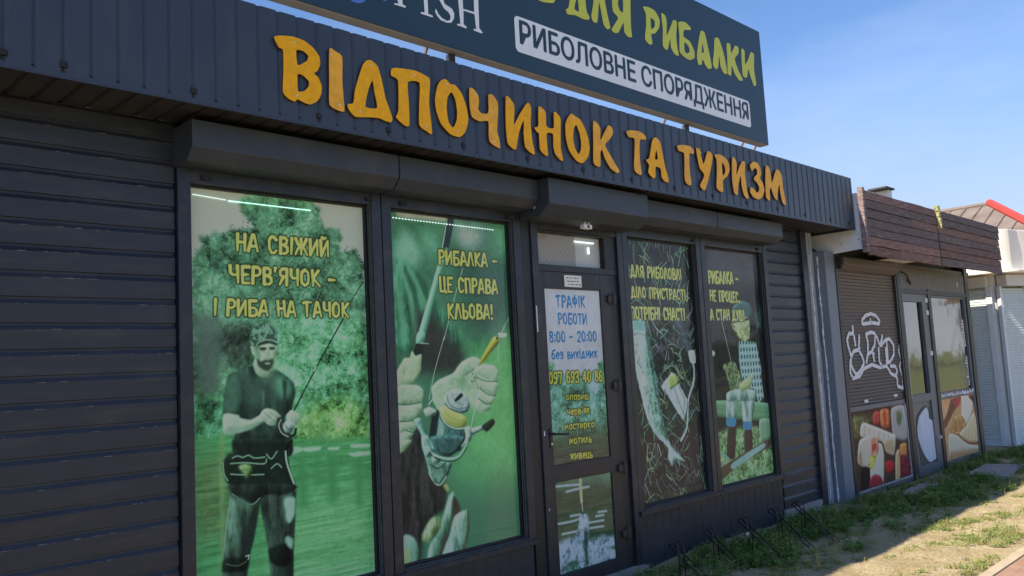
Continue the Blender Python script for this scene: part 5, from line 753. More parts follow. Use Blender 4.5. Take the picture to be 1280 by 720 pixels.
# lit strips inside the glass
MB().tube([(2.117, .0605, 2.609), (2.63, .0605, 2.606)], .0028, LED, 8).build('light_tube', w1)
d = MB()
for k in range(15): d.box(1.92 + k * .0125, 1.926 + k * .0125, .0585, .0615, 2.620 - k * .0007, 2.625 - k * .0007, LEDW)
d.build('led_strip', w1)
d = MB()
for k in range(36):
    x = 3.225 + k * .025
    d.box(x, x + .011, .0585, .0615, 2.616 - k * .0002, 2.622 - k * .0002, LEDW)
d.build('led_strip', w2)

# ---- roller shutter boxes
def shutter_box(x0, x1, dep, zt=2.945, zb=2.745):
    prof = [(.06, zt), (-dep, zt), (-dep, zt - (zt - zb) * .70), (-dep * .69, zb), (.06, zb)]
    o = MB().prism(prof, x0, x1, 'x', BOXM).build('shutter_box', shop, .004)
    return o
shutter_box(1.800, 3.084, .209); shutter_box(3.092, 4.318, .209)
b3 = shutter_box(4.325, 5.50, .300, 2.95, 2.69)
shutter_box(5.508, 6.668, .215); shutter_box(6.676, 7.895, .215)
MB().tube([(4.3245, -.15, 2.76), (4.318, -.15, 2.76)], .012, SCREW, 10).build('screw', b3)

# ---- door
df = MB()
df.box(4.318, 4.430, .010, .085, .0, 2.745, DARKF)
df.box(4.430, 4.500, -.004, .085, .0, 2.70, FRAME)
df.box(5.445, 5.513, -.004, .085, .0, 2.74, FRAME)
df.box(4.500, 5.445, .002, .085, 2.650, 2.70, FRAME)
df.box(4.500, 5.445, .016, .085, 2.335, 2.385, DOORM)
df.box(4.500, 5.445, .016, .085, 2.63, 2.651, DARKF)
df.box(5.300, 5.445, .016, .085, 2.384, 2.632, DARKF)
dfo = df.build('door_frame', shop, .003)
MB().box(4.500, 5.300, .045, .049, 2.384, 2.632, GLASS).build('transom_pane', dfo)
def dots_mat():
    m = bpy.data.materials.new('perforated_blind'); m.use_nodes = True
    n, l = m.node_tree.nodes, m.node_tree.links; b = n['Principled BSDF']; b.inputs['Roughness'].default_value = .6
    t = n.new('ShaderNodeTexCoord'); mp_ = n.new('ShaderNodeMapping'); mp_.inputs['Rotation'].default_value = (0, R(45), 0); mp_.inputs['Scale'].default_value = (30, 30, 30)
    c = n.new('ShaderNodeTexVoronoi'); c.inputs['Randomness'].default_value = .1; c.inputs['Scale'].default_value = 1.0
    l.new(t.outputs['Object'], mp_.inputs[0]); l.new(mp_.outputs[0], c.inputs['Vector'])
    r = n.new('ShaderNodeValToRGB'); e = r.color_ramp.elements; e[0].position = .25; e[1].position = .6; e[0].color = (.42, .34, .24, 1); e[1].color = (.24, .29, .35, 1)
    l.new(c.outputs['Distance'], r.inputs[0]); l.new(r.outputs[0], b.inputs['Base Color'])
    return m
DOTS = dots_mat()
tb = MB(); tb.box(4.500, 5.00, .068, .072, 2.384, 2.632, DOTS); tb.box(5.00, 5.300, .069, .073, 2.384, 2.632, BOX3)
tb.build('blind', dfo)
l_ = MB(); l_.box(4.98, 5.22, .054, .060, 2.585, 2.597, LEDW); l_.box(5.14, 5.16, .054, .060, 2.50, 2.555, LEDW)
l_.build('light_tube', dfo)
dl = MB()
dl.box(4.504, 4.560, .012, .072, .03, 2.333, DOORM)
dl.box(5.212, 5.330, .012, .072, .03, 2.333, DOORM)
dl.box(4.560, 5.212, .012, .072, 2.205, 2.333, DOORM)
dl.box(4.560, 5.212, .012, .072, .785, .905, DOORM)
dl.box(4.560, 5.212, .012, .072, .03, .130, DOORM)
dl.box(5.330, 5.444, .020, .08, .0, 2.333, DARKF)
door = dl.build('door', shop, .003)
for z in (2.139, 1.45, .804, .30):
    h = MB(); h.tube([(5.352, -.006, z - .05), (5.352, -.006, z + .05)], .013, DARKSTEEL, 10); h.box(5.285, 5.345, -.006, .014, z - .028, z + .028, DARKSTEEL); h.box(5.352, 5.392, -.004, .022, z - .025, z + .025, DARKSTEEL)
    h.build('hinge', door, .002)
h = MB(); h.box(4.520, 4.546, .004, .014, 1.04, 1.18, DARKSTEEL)
h.tube([(4.533, .012, 1.137), (4.533, -.045, 1.137), (4.545, -.053, 1.136), (4.66, -.05, 1.128)], .009, DARKSTEEL, 8)
h.build('handle', door, .001)
MB().tube([(4.533, .004, 1.065), (4.533, -.004, 1.065)], .009, SCREW, 10).build('lock', door)
MB().box(4.56, 5.212, .0185, .022, .905, 2.205, GLASS).build('pane', door)
MB().box(4.56, 5.212, .0185, .022, .130, .785, GLASS).build('pane', door)
MB().box(4.40, 5.52, -.06, .06, -.03, .028, CONC).build('door_step', shop)
s = MB(); s.box(4.80, 4.895, -.205, -.165, 2.640, 2.672, WHITEP); s.tube([(4.85, -.204, 2.656), (4.85, -.210, 2.656)], .012, BLACK, 10); s.box(4.812, 4.838, -.198, -.172, 2.6725, 2.700, GREYMET); s.box(4.856, 4.882, -.198, -.172, 2.6725, 2.700, GREYMET)
s.build('door_contact', shop, .003)
# white scuffs where tape was torn off the frame
for q in ((4.440, 4.450, 1.88, 2.07), (4.450, 4.460, 1.13, 1.165), (4.46, 4.466, .60, .62)):
    MB().box(q[0], q[1], -.0055, -.0042, q[2], q[3], SPRAY).build('tape_remnant', dfo)

# notice on the door rail
no = thing('paper_notice', 'small white paper notice with faint printed lines stuck above the door poster', 'notice')
MB().box(4.785, 4.985, .0095, .0112, 2.222, 2.312, PAPER).build('sheet', no)
t = MB(); rg = random.Random(3)
for z in (2.288, 2.262, 2.238):
    x = 4.80 + rg.random() * .04
    while x < 4.95:
        w = rg.uniform(.012, .03); t.box(x, x + w, .0088, .0094, z, z + .007, INK); x += w + rg.uniform(.008, .016)
t.build('print', no)

# ================================================================== posters
film('window_poster', 'POSTER1', 1.885, 3.015, .452, 2.668, .0635, .0038, (158, 166, 184), 2.5, 21,
     'green poster of a standing angler in cap and waders in the leftmost window', group='printed films in the shop windows', tone=(1.06, 1.12, .84))
film('window_poster', 'POSTER2', 3.168, 4.245, .452, 2.668, .0635, .0038, (62, 106, 88), 2.1, 22,
     'green poster of two hands, a reel and a yellow lure left of the door', group='printed films in the shop windows', tone=(1.06, 1.12, .84))
film('window_poster', 'POSTER3', 5.588, 6.610, .452, 2.668, .0635, .0044, (46, 44, 46), 2.3, 23,
     'dark poster of a fish lying in grass beside a reel, right of the door', group='printed films in the shop windows', tone=(1.0, 1.04, .95))
film('window_poster', 'POSTER4', 6.763, 7.848, .452, 2.668, .0635, .0044, (50, 46, 50), 2.3, 24,
     'dark poster of a seated angler in boots with blue bands, rightmost shop window', group='printed films in the shop windows', tone=(1.0, 1.04, .95))
film('door_poster', 'POSTERD', 4.562, 5.210, .908, 2.203, .026, .0034, (178, 186, 200), 2.2, 25,
     'white and green opening-hours poster with blue lettering on the shop door', group='printed films on the shop door')
film('door_poster', 'POSTERB', 4.562, 5.210, .133, .783, .026, .0036, (62, 66, 52), 2.3, 26,
     'small poster of a splashing fish in the bottom of the shop door', group='printed films on the shop door')

# ================================================================== orange letters
rg = random.Random(5)
let = thing('lettering_sign', 'row of large orange cut-out letters screwed along the dark corrugated fascia', 'sign')
for n_let, (ch, loops) in enumerate(DATA['ORANGE']):
    xs_ = [q[0] for q in loops[0]]; zs_ = [q[1] for q in loops[0]]
    top = max(loops[0], key=lambda q: q[1]); bot = min(loops[0], key=lambda q: q[1]); cx = sum(xs_) / len(xs_)
    sc_ = [(top[0] * .8 + cx * .2, top[1] - .03), (bot[0] * .7 + cx * .3, bot[1] + .035)]
    plate('letter', loops, -.411 + rg.uniform(-.002, .002), .010, ORANGE_OLD if n_let in (1, 5, 9, 10, 12, 14, 15, 16, 17) else ORANGE, ORANGE_EDGE, let, sc_)

# ================================================================== rooftop billboard
bb = thing('rooftop_billboard', 'navy blue billboard with lime and white lettering on posts above the roof', 'billboard')
MB().box(-1.4, 7.590, -.300, -.292, 3.688, 4.845, NAVY).build('panel', bb)
fr = MB(); fr.box(-1.4, 7.588, -.2915, -.205, 3.684, 3.724, GREYMET); fr.box(-1.4, 7.588, -.2915, -.205, 4.80, 4.84, GREYMET); fr.box(7.548, 7.588, -.2915, -.205, 3.7245, 4.7995, GREYMET)
fr.build('frame', bb, .003)
for x in (.9, 3.545, 6.275): MB().box(x - .022, x + .022, -.23, -.186, 3.30, 3.6835, DARKSTEEL).build('post', bb, .002)
for x in (.4, 3.385, 6.01, 7.31, 7.55):
    MB().tube([(x, .05, 3.34), (x - .03, -.2, 3.69)], .011, RUST, 6).build('strut', bb)
for ch, loops in DATA['GREEN']:
    if ch == 'Е': loops = [[(4.52 + (x - 4.501) * 1.5, 4.248 + (z - 4.248) * 1.48) for x, z in q] for q in loops]
    plate('letter', loops, -.3032, .0022, LIME, LIME, bb)
for ch, loops in DATA['WHITE']: plate('letter', loops, -.3032, .0022, WHITEV, WHITEV, bb, rough=False)
em = MB()
o = plate('emblem', [DATA['EMBLEM'][0]], -.3032, .0022, BLUEV, BLUEV, bb); plate('emblem', [DATA['EMBLEM'][1]], -.3032, .0022, BLUEV, BLUEV, bb)
def round_rect(x0, x1, z0, z1, r, n=6):
    p = []
    for cx, cz, a0 in ((x1 - r, z1 - r, 0), (x0 + r, z1 - r, 90), (x0 + r, z0 + r, 180), (x1 - r, z0 + r, 270)):
        for k in range(n + 1): a = R(a0 + 90 * k / n); p.append((cx + r * math.cos(a), cz + r * math.sin(a)))
    return p
plate('white_band', [round_rect(4.068, 7.268, 3.806, 4.066, .035)], -.3030, .002, WHITEV, WHITEV, bb, rough=False)
lt = text_mesh('lettering', 'РИБОЛОВНЕ СПОРЯДЖЕННЯ', 4.117, 7.231, 3.835, 4.042, -.3038, NAVY, bb)
bmx = bmesh.new(); bmx.from_mesh(lt.data)
g0 = bmx.verts[:] + bmx.edges[:] + bmx.faces[:]
for k, (dx, dz) in enumerate(((-.006, 0), (.006, 0), (0, .004), (0, -.004))):
    d_ = bmesh.ops.duplicate(bmx, geom=g0)
    for v in d_['geom']:
        if isinstance(v, bmesh.types.BMVert): v.co.x += dx; v.co.z += dz; v.co.y -= .0004 * (k + 1)
bmesh.ops.split_edges(bmx, edges=bmx.edges[:])
for i, f_ in enumerate(bmx.faces):
    for v in f_.verts: v.co.y -= (i % 40) * 9e-6
bmx.to_mesh(lt.data); bmx.free()

# ================================================================== bicycle rack
rack = thing('bicycle_rack', 'low black bicycle rack of bent hoops in weeds under the right shop windows', 'bicycle rack')
for k in range(5):
    x = 5.40 + .51 * k + (.03, 0, .02, .02, -.05)[k]
    h = MB(); dz = (-.02, 0, .005, .01, 0)[k]
    for s in (-.035, .035):
        pts = [(x + s, -.43, -.05), (x + s, -.43, .20 + dz), (x + s, -.425, .245 + dz), (x + s, -.41, .268 + dz), (x + s, -.385, .275 + dz), (x + s - .003, -.36, .262 + dz), (x + s - .012, -.335, .235 + dz), (x + s - .07, -.74, -.06)]
        pts[-1] = (x + s - .06, -.80, -.06); pts[-2] = (x + s - .004, -.345, .25 + dz)
        h.tube(pts, .0058, DARKSTEEL, 7)
    if k == 2: h.box(x - .07, x - .03, -.44, -.436, .13, .17, SILV)
    h.build('wheel_hoop', rack, smooth=True)
r2 = MB(); r2.tube([(5.2, -.43, -.01), (7.6, -.43, -.01)], .012, DARKSTEEL, 8); r2.tube([(5.2, -.78, -.03), (7.5, -.78, -.03)], .012, DARKSTEEL, 8)
r2.build('base_bar', rack)

# ================================================================== food kiosk
ki = thing('food_kiosk', 'closed snack kiosk with a weathered plank fascia, brown roller shutter and food posters', 'kiosk')
MB().box(9.302, 14.0, .06, 4.0, -.03, 2.978, KHEAD).build('wall', ki)
MB().box(9.302, 14.15, -.452, 4.1, 2.98, 3.30, ROOFM).build('roof', ki)
# grey strips between the two buildings
pl = MB(); pl.sheet([(8.825, .03), (8.86, .03), (8.865, .015), (8.905, .015), (8.91, .03), (8.945, .03), (8.95, .015), (8.985, .015), (8.99, .03), (9.04, .03)], .0, 2.97, 'z', INFILL)
pl.build('infill_strip', ki)
MB().box(9.05, 9.285, -.10, .12, -.03, 2.76, PILAST).build('pilaster', ki, .005)
rg = random.Random(9)
for (xc, y, z0_, am) in ((8.915, .012, .05, .006), (9.044, -.012, .0, .010), (8.826, .012, .4, .003)):
    pts = []; rad = []; z = z0_; dx = 0
    while z < 2.74:
        dx = max(-am, min(am, dx + rg.uniform(-am, am) * .7)); pts.append((xc + dx, y, z)); rad.append(rg.uniform(.005, .014) if am > .004 else rg.uniform(.002, .005)); z += rg.uniform(.02, .05)
    MB().tube(pts, rad, PILEDGE, 6).build('sealant', ki, smooth=True)
ck = MB(); ck.prism([(-.10, 2.735), (-.455, 2.752), (-.475, 3.38), (.3, 3.38), (.3, 2.97), (.02, 2.735)], 9.288, 9.300, 'x', CHEEK); 
for (y, z) in ((-.33, 3.0), (-.40, 2.86), (-.2, 2.84), (-.42, 3.25)): ck.tube([(9.289, y, z), (9.284, y, z)], .007, DARKSTEEL, 8)
ck.build('side_cheek', ki)
# plank fascia in two bays
def planks(name, x0, x1, seed):
    rg = random.Random(seed); mb = MB(); cols = []
    z = 2.675; n = 7; h_ = .727 / n
    for k in range(n):
        y = -.50 + rg.uniform(-.006, .006); tl = rg.uniform(-.008, .008); ex = rg.uniform(-.02, .02) if x1 > 14 else 0
        segs = [x0, x0 + (x1 - x0) * rg.uniform(.35, .65), x1 + ex] if rg.random() < .4 else [x0, x1 + ex]
        for a, b in zip(segs[:-1], segs[1:]):
            m = 8; top = []; bt = []
            for q in range(m + 1):
                x = a + .002 + (b - a - .004) * q / m
                top.append((x, z + h_ - .004 + tl * (q / m - .5) + rg.uniform(-.002, .002)))
                bt.append((x, z + .004 + tl * (q / m - .5) + rg.uniform(-.004, .002) - (.012 * rg.random() if k == 0 else 0)))
            v = [(p[0], y - .004, p[1]) for p in bt] + [(p[0], y + .004, p[1]) for p in top] + [(p[0], y + .02, p[1]) for p in bt] + [(p[0], y + .02, p[1]) for p in top]
            M = m + 1; fs = []
            for q in range(m):
                fs += [(q, q + 1, M + q + 1, M + q), (2 * M + q + 1, 2 * M + q, 3 * M + q, 3 * M + q + 1), (M + q, M + q + 1, 3 * M + q + 1, 3 * M + q), (q + 1, q, 2 * M + q, 2 * M + q + 1)]
            fs += [(0, M, 3 * M, 2 * M), (m, 2 * M + m, 3 * M + m, M + m)]
            o0 = len(mb.v); mb.add(v, fs, WOOD)
            t = rg.uniform(.62, 1.0); w = rg.choice((0, 0, 0, .35, .5)); cols.append((o0, len(mb.v), (t * (1 + w), t * (1 + w * .25), t * (1 - .05 * w), 1)))
        z += h_
    o = mb.build(name, ki)
    at = o.data.attributes.new('tint', 'FLOAT_COLOR', 'POINT')
    for a, b, c in cols:
        for i in range(a, b): at.data[i].color = c
    return o
planks('plank_fascia', 9.285, 11.545, 4); planks('plank_fascia', 11.585, 14.20, 8)
MB().box(9.302, 14.17, -.474, -.456, 2.70, 3.36, DARKF).build('backing_board', ki)
ep = MB(); ep.box(9.225, 9.280, -.515, -.455, 2.70, 3.425, WOOD); ep.box(9.284, 9.30, -.512, -.49, 2.69, 3.40, DARKF)
ep = ep.build('corner_board', ki, .004); at = ep.data.attributes.new('tint', 'FLOAT_COLOR', 'POINT'); at.data.foreach_set('color', [1.3, 1.35, 1.45, 1] * len(ep.data.vertices))
MB().box(11.548, 11.582, -.49, -.46, 2.70, 3.38, DARKF).build('joint_batten', ki)
fo = MB(); rg = random.Random(2); 
for k in range(9):
    z = 3.41 - k * .032; w = .060 * (1 - k / 11); y = -.515 + rg.uniform(-.01, .005)
    fo.prism([(11.565 + w * math.cos(a) * rg.uniform(.7, 1.1), y + .035 * math.sin(a)) for a in [i * math.pi / 4 for i in range(8)]], z, z + .036, 'z', FOAM)
fo.build('foam_filler', ki)
# loose soffit sheet hanging under the fascia
so = MB(); v = []; 
for k in range(15):
    x = 10.35 + k * .075; zz = 2.72 + (.012 if k % 2 else -.006) + .002 * k
    v.append((x, zz))
so.sheet(v, -.47, -.06, 'y', CHEEK); so.build('loose_soffit', ki)
MB().box(9.36, 14.0, -.085, -.055, 2.68, 2.735, KBROWN).build('lintel', ki)
# frame posts
for q in ((9.286, 9.352, -.108, .06, .0, 2.70), (11.00, 11.035, -.108, .06, .0, 2.56), (11.06, 11.185, -.108, .06, .0, 2.68), (12.115, 12.225, -.108, .06, .0, 2.42), (13.715, 13.86, -.108, .06, .0, 2.90), (11.185, 13.715, -.106, .06, 2.345, 2.40)):
    MB().box(*q, KDARK).build('post', ki, .004)
MB().box(11.186, 13.72, -.095, .06, 2.401, 2.679, KHEAD).build('header_panel', ki)
cb = MB(); cb.tube([(11.25, -.10, 2.62), (11.33, -.115, 2.61), (11.40, -.12, 2.57), (11.43, -.115, 2.50), (11.48, -.11, 2.52), (11.53, -.105, 2.47)], .010, BLACK, 6)
cb.build('cable', ki); MB().box(13.38, 13.41, -.099, -.094, 2.50, 2.56, WHITEP).build('sticker', ki)
# roller shutter
kb = MB().prism([(.05, 2.70), (-.17, 2.70), (-.17, 2.62), (-.10, 2.565), (.05, 2.565)], 9.40, 11.03, 'x', KBROWN).build('shutter_box', ki, .004)
MB().box(9.353, 9.40, -.15, .05, 2.57, 2.70, KDARK).build('end_plate', kb)
pr = []; z = 1.0
while z < 2.565:
    for a, b in ((0, .0), (.006, .004), (.014, .010), (.024, .011), (.033, .006), (.038, 0)): pr.append((-.066 - b, z + a))
    z += .040
rs = MB().sheet(pr, 9.353, 11.0, 'x', KBROWN).build('roller_shutter', ki)
for strokes in (DATA['GRAFFITI'][:2], DATA['GRAFFITI'][2:]):
    gr = MB()
    for s in strokes:
        q = [(a, -.0785, b) for a, b in s]; out_ = []
        for i in range(len(q) - 1):
            for k in range(4): out_.append(tuple(q[i][j] + (q[i + 1][j] - q[i][j]) * k / 4 for j in range(3)))
        out_.append(q[-1])
        for (a, b) in zip(out_[:-1], out_[1:]):
            dx, dz = b[0] - a[0], b[2] - a[2]; L = math.hypot(dx, dz) + 1e-9; w = .021
            nx_, nz_ = -dz / L * w, dx / L * w; ex, ez = dx / L * .004, dz / L * .004
            yy = -.0785 - .0006 * (len(gr.f) % 7)
            gr.add([(a[0] - nx_ - ex, yy, a[2] - nz_ - ez), (b[0] - nx_ + ex, yy, b[2] - nz_ + ez), (b[0] + nx_ + ex, yy, b[2] + nz_ + ez), (a[0] + nx_ - ex, yy, a[2] + nz_ - ez)], [(0, 1, 2, 3)], SPRAY)
    gr.build('graffiti', rs)
for x, z in DATA['STICK']: MB().box(x - .05, x + .05, -.083, -.078, z - .016, z + .016, PAPER).build('sticker', rs)
MB().box(9.353, 11.0, -.088, .05, .945, 1.0, KGREY).build('sill', ki, .003)
# poster bay under the shutter
pb = MB(); pb.box(9.352, 11.0, -.10, .05, .0, .062, KGREY); pb.box(9.353, 9.385, -.095, -.07, .062, .945, KDARK); pb.box(10.985, 11.0, -.095, -.07, .062, .945, SILV)
pb.box(9.39, 10.985, -.105, -.099, .045, .068, SILV); pb.build('bottom_rail', ki, .002)
film('food_poster', 'KPOSTER1', 9.386, 10.984, .064, .943, -.078, .0062, (62, 44, 36), 2.0, 31,
     'food poster of cut wraps with vegetables below the graffitied brown shutter', group='food posters on the kiosk', bulge=.012)
# kiosk door
REFLECT_TONE = mat('reflection_tone', (.36, .34, .29), .85, var=.12, vscale=3)  # grey-beige tone standing in for the dusty reflection in the kiosk glass
kd = MB(); kd.box(11.186, 11.245, -.092, .0, .0, 2.344, KGREY); kd.box(11.905, 12.114, -.092, .0, .0, 2.344, KGREY); kd.box(11.245, 11.905, -.092, .0, 2.24, 2.344, KGREY)
kd.box(11.245, 11.905, -.092, .0, .93, 1.028, KGREY); kd.box(11.245, 11.905, -.092, .0, .0, .13, KGREY); kd.box(11.245, 11.905, -.070, .0, .13, .93, KGREY)
kd.box(11.890, 11.906, -.094, -.09, 1.03, 2.24, KDARK)
kdo = kd.build('door', ki, .003)
MB().box(11.245, 11.89, -.060, -.056, 1.028, 2.24, KGLASS).build('pane', kdo)
for z in (2.27, 2.10, 1.55): MB().box(12.02, 12.10, -.102, -.091, z - .03, z + .03, WHITEP).build('hinge', kdo)
MB().box(11.188, 11.215, -.099, -.092, .99, 1.50, SPRAY).build('edge_strip', kdo)
plate('torn_film', [DATA['TORN'][1]], -.0725, .002, TORND, TORND, kdo); plate('torn_film', [DATA['TORN'][0]], -.0765, .002, TORNW, TORNW, kdo)
MB().box(11.96, 12.01, -.14, -.092, .42, .46, SILV).build('lock', kdo)
MB().box(11.25, 12.0, .052, .057, .95, 2.3, REFLECT_TONE).build('reflection_backing', kdo)  # added sheet behind the pane, its colour imitates a dull reflection
# kiosk window
kw = MB(); kw.box(12.226, 12.262, -.09, .0, .08, 2.344, KGREY); kw.box(13.650, 13.714, -.09, .0, .08, 2.344, KGREY); kw.box(12.262, 13.65, -.09, .0, 2.32, 2.344, KGREY)
kw.box(12.262, 13.65, -.09, .0, .915, 1.005, KGREY); kw.box(12.226, 13.714, -.095, .0, .0, .08, KGREY)
kwo = kw.build('window', ki, .003)
MB().box(12.262, 13.65, -.060, -.056, 1.005, 2.32, KGLASS).build('pane', kwo)
MB().box(12.262, 13.65, .050, .055, 1.0, 2.33, REFLECT_TONE).build('reflection_backing', kwo)  # added backing too, lifts the window tone like a reflection
rg = random.Random(12); lo, up = [], []; x = 12.27
while x < 13.64:
    a = .935 + rg.uniform(0, .03); lo.append((x, a)); up.append((x, a + rg.choice((.004, .02, .035, .045)))); x += rg.uniform(.012, .035)
MB().prism(lo + up[::-1], -.0975, -.0955, 'y', SPRAY).build('torn_sticker', kwo)
rg = random.Random(4)
for z0_, z1_ in ((1.05, 1.47), (1.62, 2.0)):
    L_, R_ = [], []; z = z0_
    while z < z1_:
        w = rg.uniform(.02, .10); h_ = rg.uniform(.012, .03); L_ += [(13.60 - w, z), (13.60 - w, z + h_), (13.592, z + h_), (13.592, z + h_ + .02)]; z += h_ + .02
    MB().prism(L_ + [(13.605, z), (13.605, z0_)], -.0635, -.0605, 'y', WHITEP).build('window_print', kwo)
film('food_poster', 'KPOSTER2', 12.262, 13.65, .082, .912, -.080, .0066, (176, 124, 86), 2.0, 32,
     'food poster of a grilled wrap on a board at the right end of the kiosk', group='food posters on the kiosk', bulge=.008)
# little hatch on the kiosk roof
ht = thing('roof_vent', 'small white roof vent with a mossy dark cap on the kiosk roof', 'vent')
MB().box(12.07, 12.19, .26, .44, 3.30, 3.872, CREAM).build('body', ht, .004)
MB().box(11.90, 12.21, .22, .48, 3.874, 3.90, ROOFM).build('cap', ht, .004)

# ================================================================== white rounded pavilion at the end of the row
pv = thing('white_pavilion', 'cream kiosk with rounded parapet and pale blue shutters at the end of the row', 'kiosk')
def outline(off, x_end=24.0, r=.35):
    # plan: face towards the row (normal -x), rounded corner, face towards the street (normal -y)
    x, y = 15.2 - off, -.12 - off
    p = [(x, 5.0), (x, y + r)]
    for k in range(1, 24):
        a = math.pi + k / 24 * math.pi / 2 * .78; p.append((x + r + r * math.cos(a), y + r + r * math.sin(a)))
    p += [(x + r + .1, y - .01), (x_end, y - 3.2), (x_end, 5.0)]
    return p
MB().prism(outline(.30, r=.5), 2.80, 3.47, 'z', CREAM).build('parapet', pv, .01)
MB().prism(outline(.42, r=.55), 2.755, 2.798, 'z', CREAM).build('canopy', pv, .008)
MB().prism(outline(0, r=.1), -.03, 2.754, 'z', BOX3).build('wall', pv)
def louvre(p0, p1, z0, z1, m, name):
    d = Vector((p1[0] - p0[0], p1[1] - p0[1], 0)); n_ = Vector((d.y, -d.x, 0)).normalized()
    if n_.x > 0: n_ = -n_
    v = []; f = []; z = z0; k = 0
    pr = []
    while z < z1 - .03:
        pr += [(.030, z), (.042, z + .004), (.042, z + .020), (.030, z + .036)]; z += .042
    for b, zz in pr:
        for P in (p0, p1): v.append((P[0] + n_.x * b, P[1] + n_.y * b, zz))
    f = [(2 * i, 2 * i + 1, 2 * i + 3, 2 * i + 2) for i in range(len(pr) - 1)]
    return MB().add(v, f, m).build(name, pv)
def slab(p0, p1, t0, t1, z0, z1, m, name):
    d = Vector((p1[0] - p0[0], p1[1] - p0[1], 0)); n_ = Vector((d.y, -d.x, 0)).normalized()
    if n_.x > 0: n_ = -n_
    poly = [(p0[0] + n_.x * t0, p0[1] + n_.y * t0), (p1[0] + n_.x * t0, p1[1] + n_.y * t0), (p1[0] + n_.x * t1, p1[1] + n_.y * t1), (p0[0] + n_.x * t1, p0[1] + n_.y * t1)]
    return MB().prism(poly, z0, z1, 'z', m).build(name, pv, .003)
A0 = (15.2, .85); A1 = (15.2, -.02)
louvre(A0, (15.2, .03), .06, 2.56, SHUT3, 'roller_shutter')
slab((15.2, .03), (15.2, -.06), .0, .06, .0, 2.56, POST3, 'post')
slab(A0, (15.2, -.02), .0, .17, 2.56, 2.74, BOX3, 'shutter_box')
slab(A0, (15.2, .03), .0, .055, .0, .06, POST3, 'sill')
B0 = (15.22, -.13); ang = R(-19)
def B(t): return (B0[0] + t * math.cos(ang), B0[1] + t * math.sin(ang))
slab(B(-.03), B(.03), .0, .06, .0, 2.56, POST3, 'post')
louvre(B(.03), B(.62), .06, 2.56, SHUT3, 'roller_shutter')
slab(B(.62), B(.70), .0, .06, .0, 2.56, POST3, 'post')
slab(B(.0), B(3.0), .0, .17, 2.56, 2.74, BOX3, 'shutter_box')
slab(B(.03), B(.62), .0, .055, .0, .06, POST3, 'sill')
ww = slab(B(.70), B(2.2), .0, .05, .8, 2.52, WHITEP, 'window')
wd = slab(B(.76), B(2.14), .052, .056, 1.7, 2.45, KGLASS, 'pane'); wd.parent = ww
wd = slab(B(.76), B(2.14), .052, .056, .86, 1.64, KGLASS, 'pane'); wd.parent = ww

# ================================================================== far house
ho = thing('house', 'distant house with a weathered tile hip roof and a bright red ridge, above the kiosks', 'house')
MB().prism([(36.2, 4.0), (49.0, 6.4), (49.0, 21.0), (36.2, 21.0)], -.03, 5.0, 'z', CREAM).build('wall', ho)
ax, ay, az = 41.5, 6.82, 7.9
e0 = [(35.1, 2.6, 4.9), (35.1, 22.0, 4.9), (50, 22.0, 4.9), (50, 5.6, 4.9)]; rg_ = (41.5, 18.0, 7.9)
rf = MB(); 
def roof_face(P):
    rf.add(P, [tuple(range(len(P)))], TILE)
roof_face([e0[0], e0[1], rg_, (ax, ay, az)]); roof_face([e0[1], e0[2], rg_]); roof_face([e0[2], e0[3], (ax, ay, az), rg_]); roof_face([e0[3], e0[0], (ax, ay, az)])
# raised rolls between the tile courses, running up the slope
for k in range(1, 30):
    y = e0[0][1] + 19.4 * k / 30; t = min(1.0, (y - e0[0][1]) / (ay - e0[0][1]), (22.0 - y) / 4.0)
    rf.tube([(35.1, y, 4.93), (35.1 + 6.4 * t, y, 4.9 + 3.0 * t + .03)], .035, TILE, 5)
rfo = rf.build('roof', ho)
MB().tube([(35.1, 2.6, 4.98), (ax, ay, az + .08)], .17, REDRIDGE, 8).build('hip_ridge', rfo)
MB().tube([(ax, ay, az + .03), (41.5, 18.0, az + .03)], .10, TILE, 8).build('ridge', rfo)

# ================================================================== slabs in front of the kiosk
def slab_thing(pts, z0, z1, label):
    return tag(MB().prism(pts, z0, z1, 'z', CONC).build('concrete_slab', None, .008), label, 'slab', 'loose concrete slabs before the kiosk')
slab_thing([(9.60, -.40), (10.45, -.34), (10.60, -.52), (10.2, -.60), (9.72, -.62)], -.05, .035, 'smaller concrete slab half hidden in weeds in front of the snack kiosk')
slab_thing([(11.35, -.58), (12.45, -.50), (12.55, -.95), (11.40, -1.02)], -.05, .05, 'larger square concrete slab beyond the weeds at the far end of the kiosk')

# ================================================================== weeds and grass
def leaf_material(name, c0, c1, tr=.35):
    m = bpy.data.materials.new(name); m.use_nodes = True
    n, l = m.node_tree.nodes, m.node_tree.links; b = n['Principled BSDF']; b.inputs['Roughness'].default_value = .55; b.inputs['Specular IOR Level'].default_value = .25
    a = n.new('ShaderNodeAttribute'); a.attribute_name = 'shade'
    r = n.new('ShaderNodeValToRGB'); r.color_ramp.elements[0].color = (*c0, 1); r.color_ramp.elements[1].color = (*c1, 1)
    l.new(a.outputs['Fac'], r.inputs[0]); l.new(r.outputs[0], b.inputs['Base Color'])
    t = n.new('ShaderNodeBsdfTranslucent'); l.new(r.outputs[0], t.inputs[0])
    x = n.new('ShaderNodeMixShader'); x.inputs[0].default_value = tr; l.new(b.outputs[0], x.inputs[1]); l.new(t.outputs[0], x.inputs[2])
    l.new(x.outputs[0], n['Material Output'].inputs[0])
    return m
WEED = leaf_material('weed_leaf', (.075, .165, .038), (.23, .38, .09))
GRASSM = leaf_material('grass_blade', (.10, .18, .042), (.36, .38, .12))
DRYM = leaf_material('dry_grass', (.20, .19, .06), (.46, .38, .18))

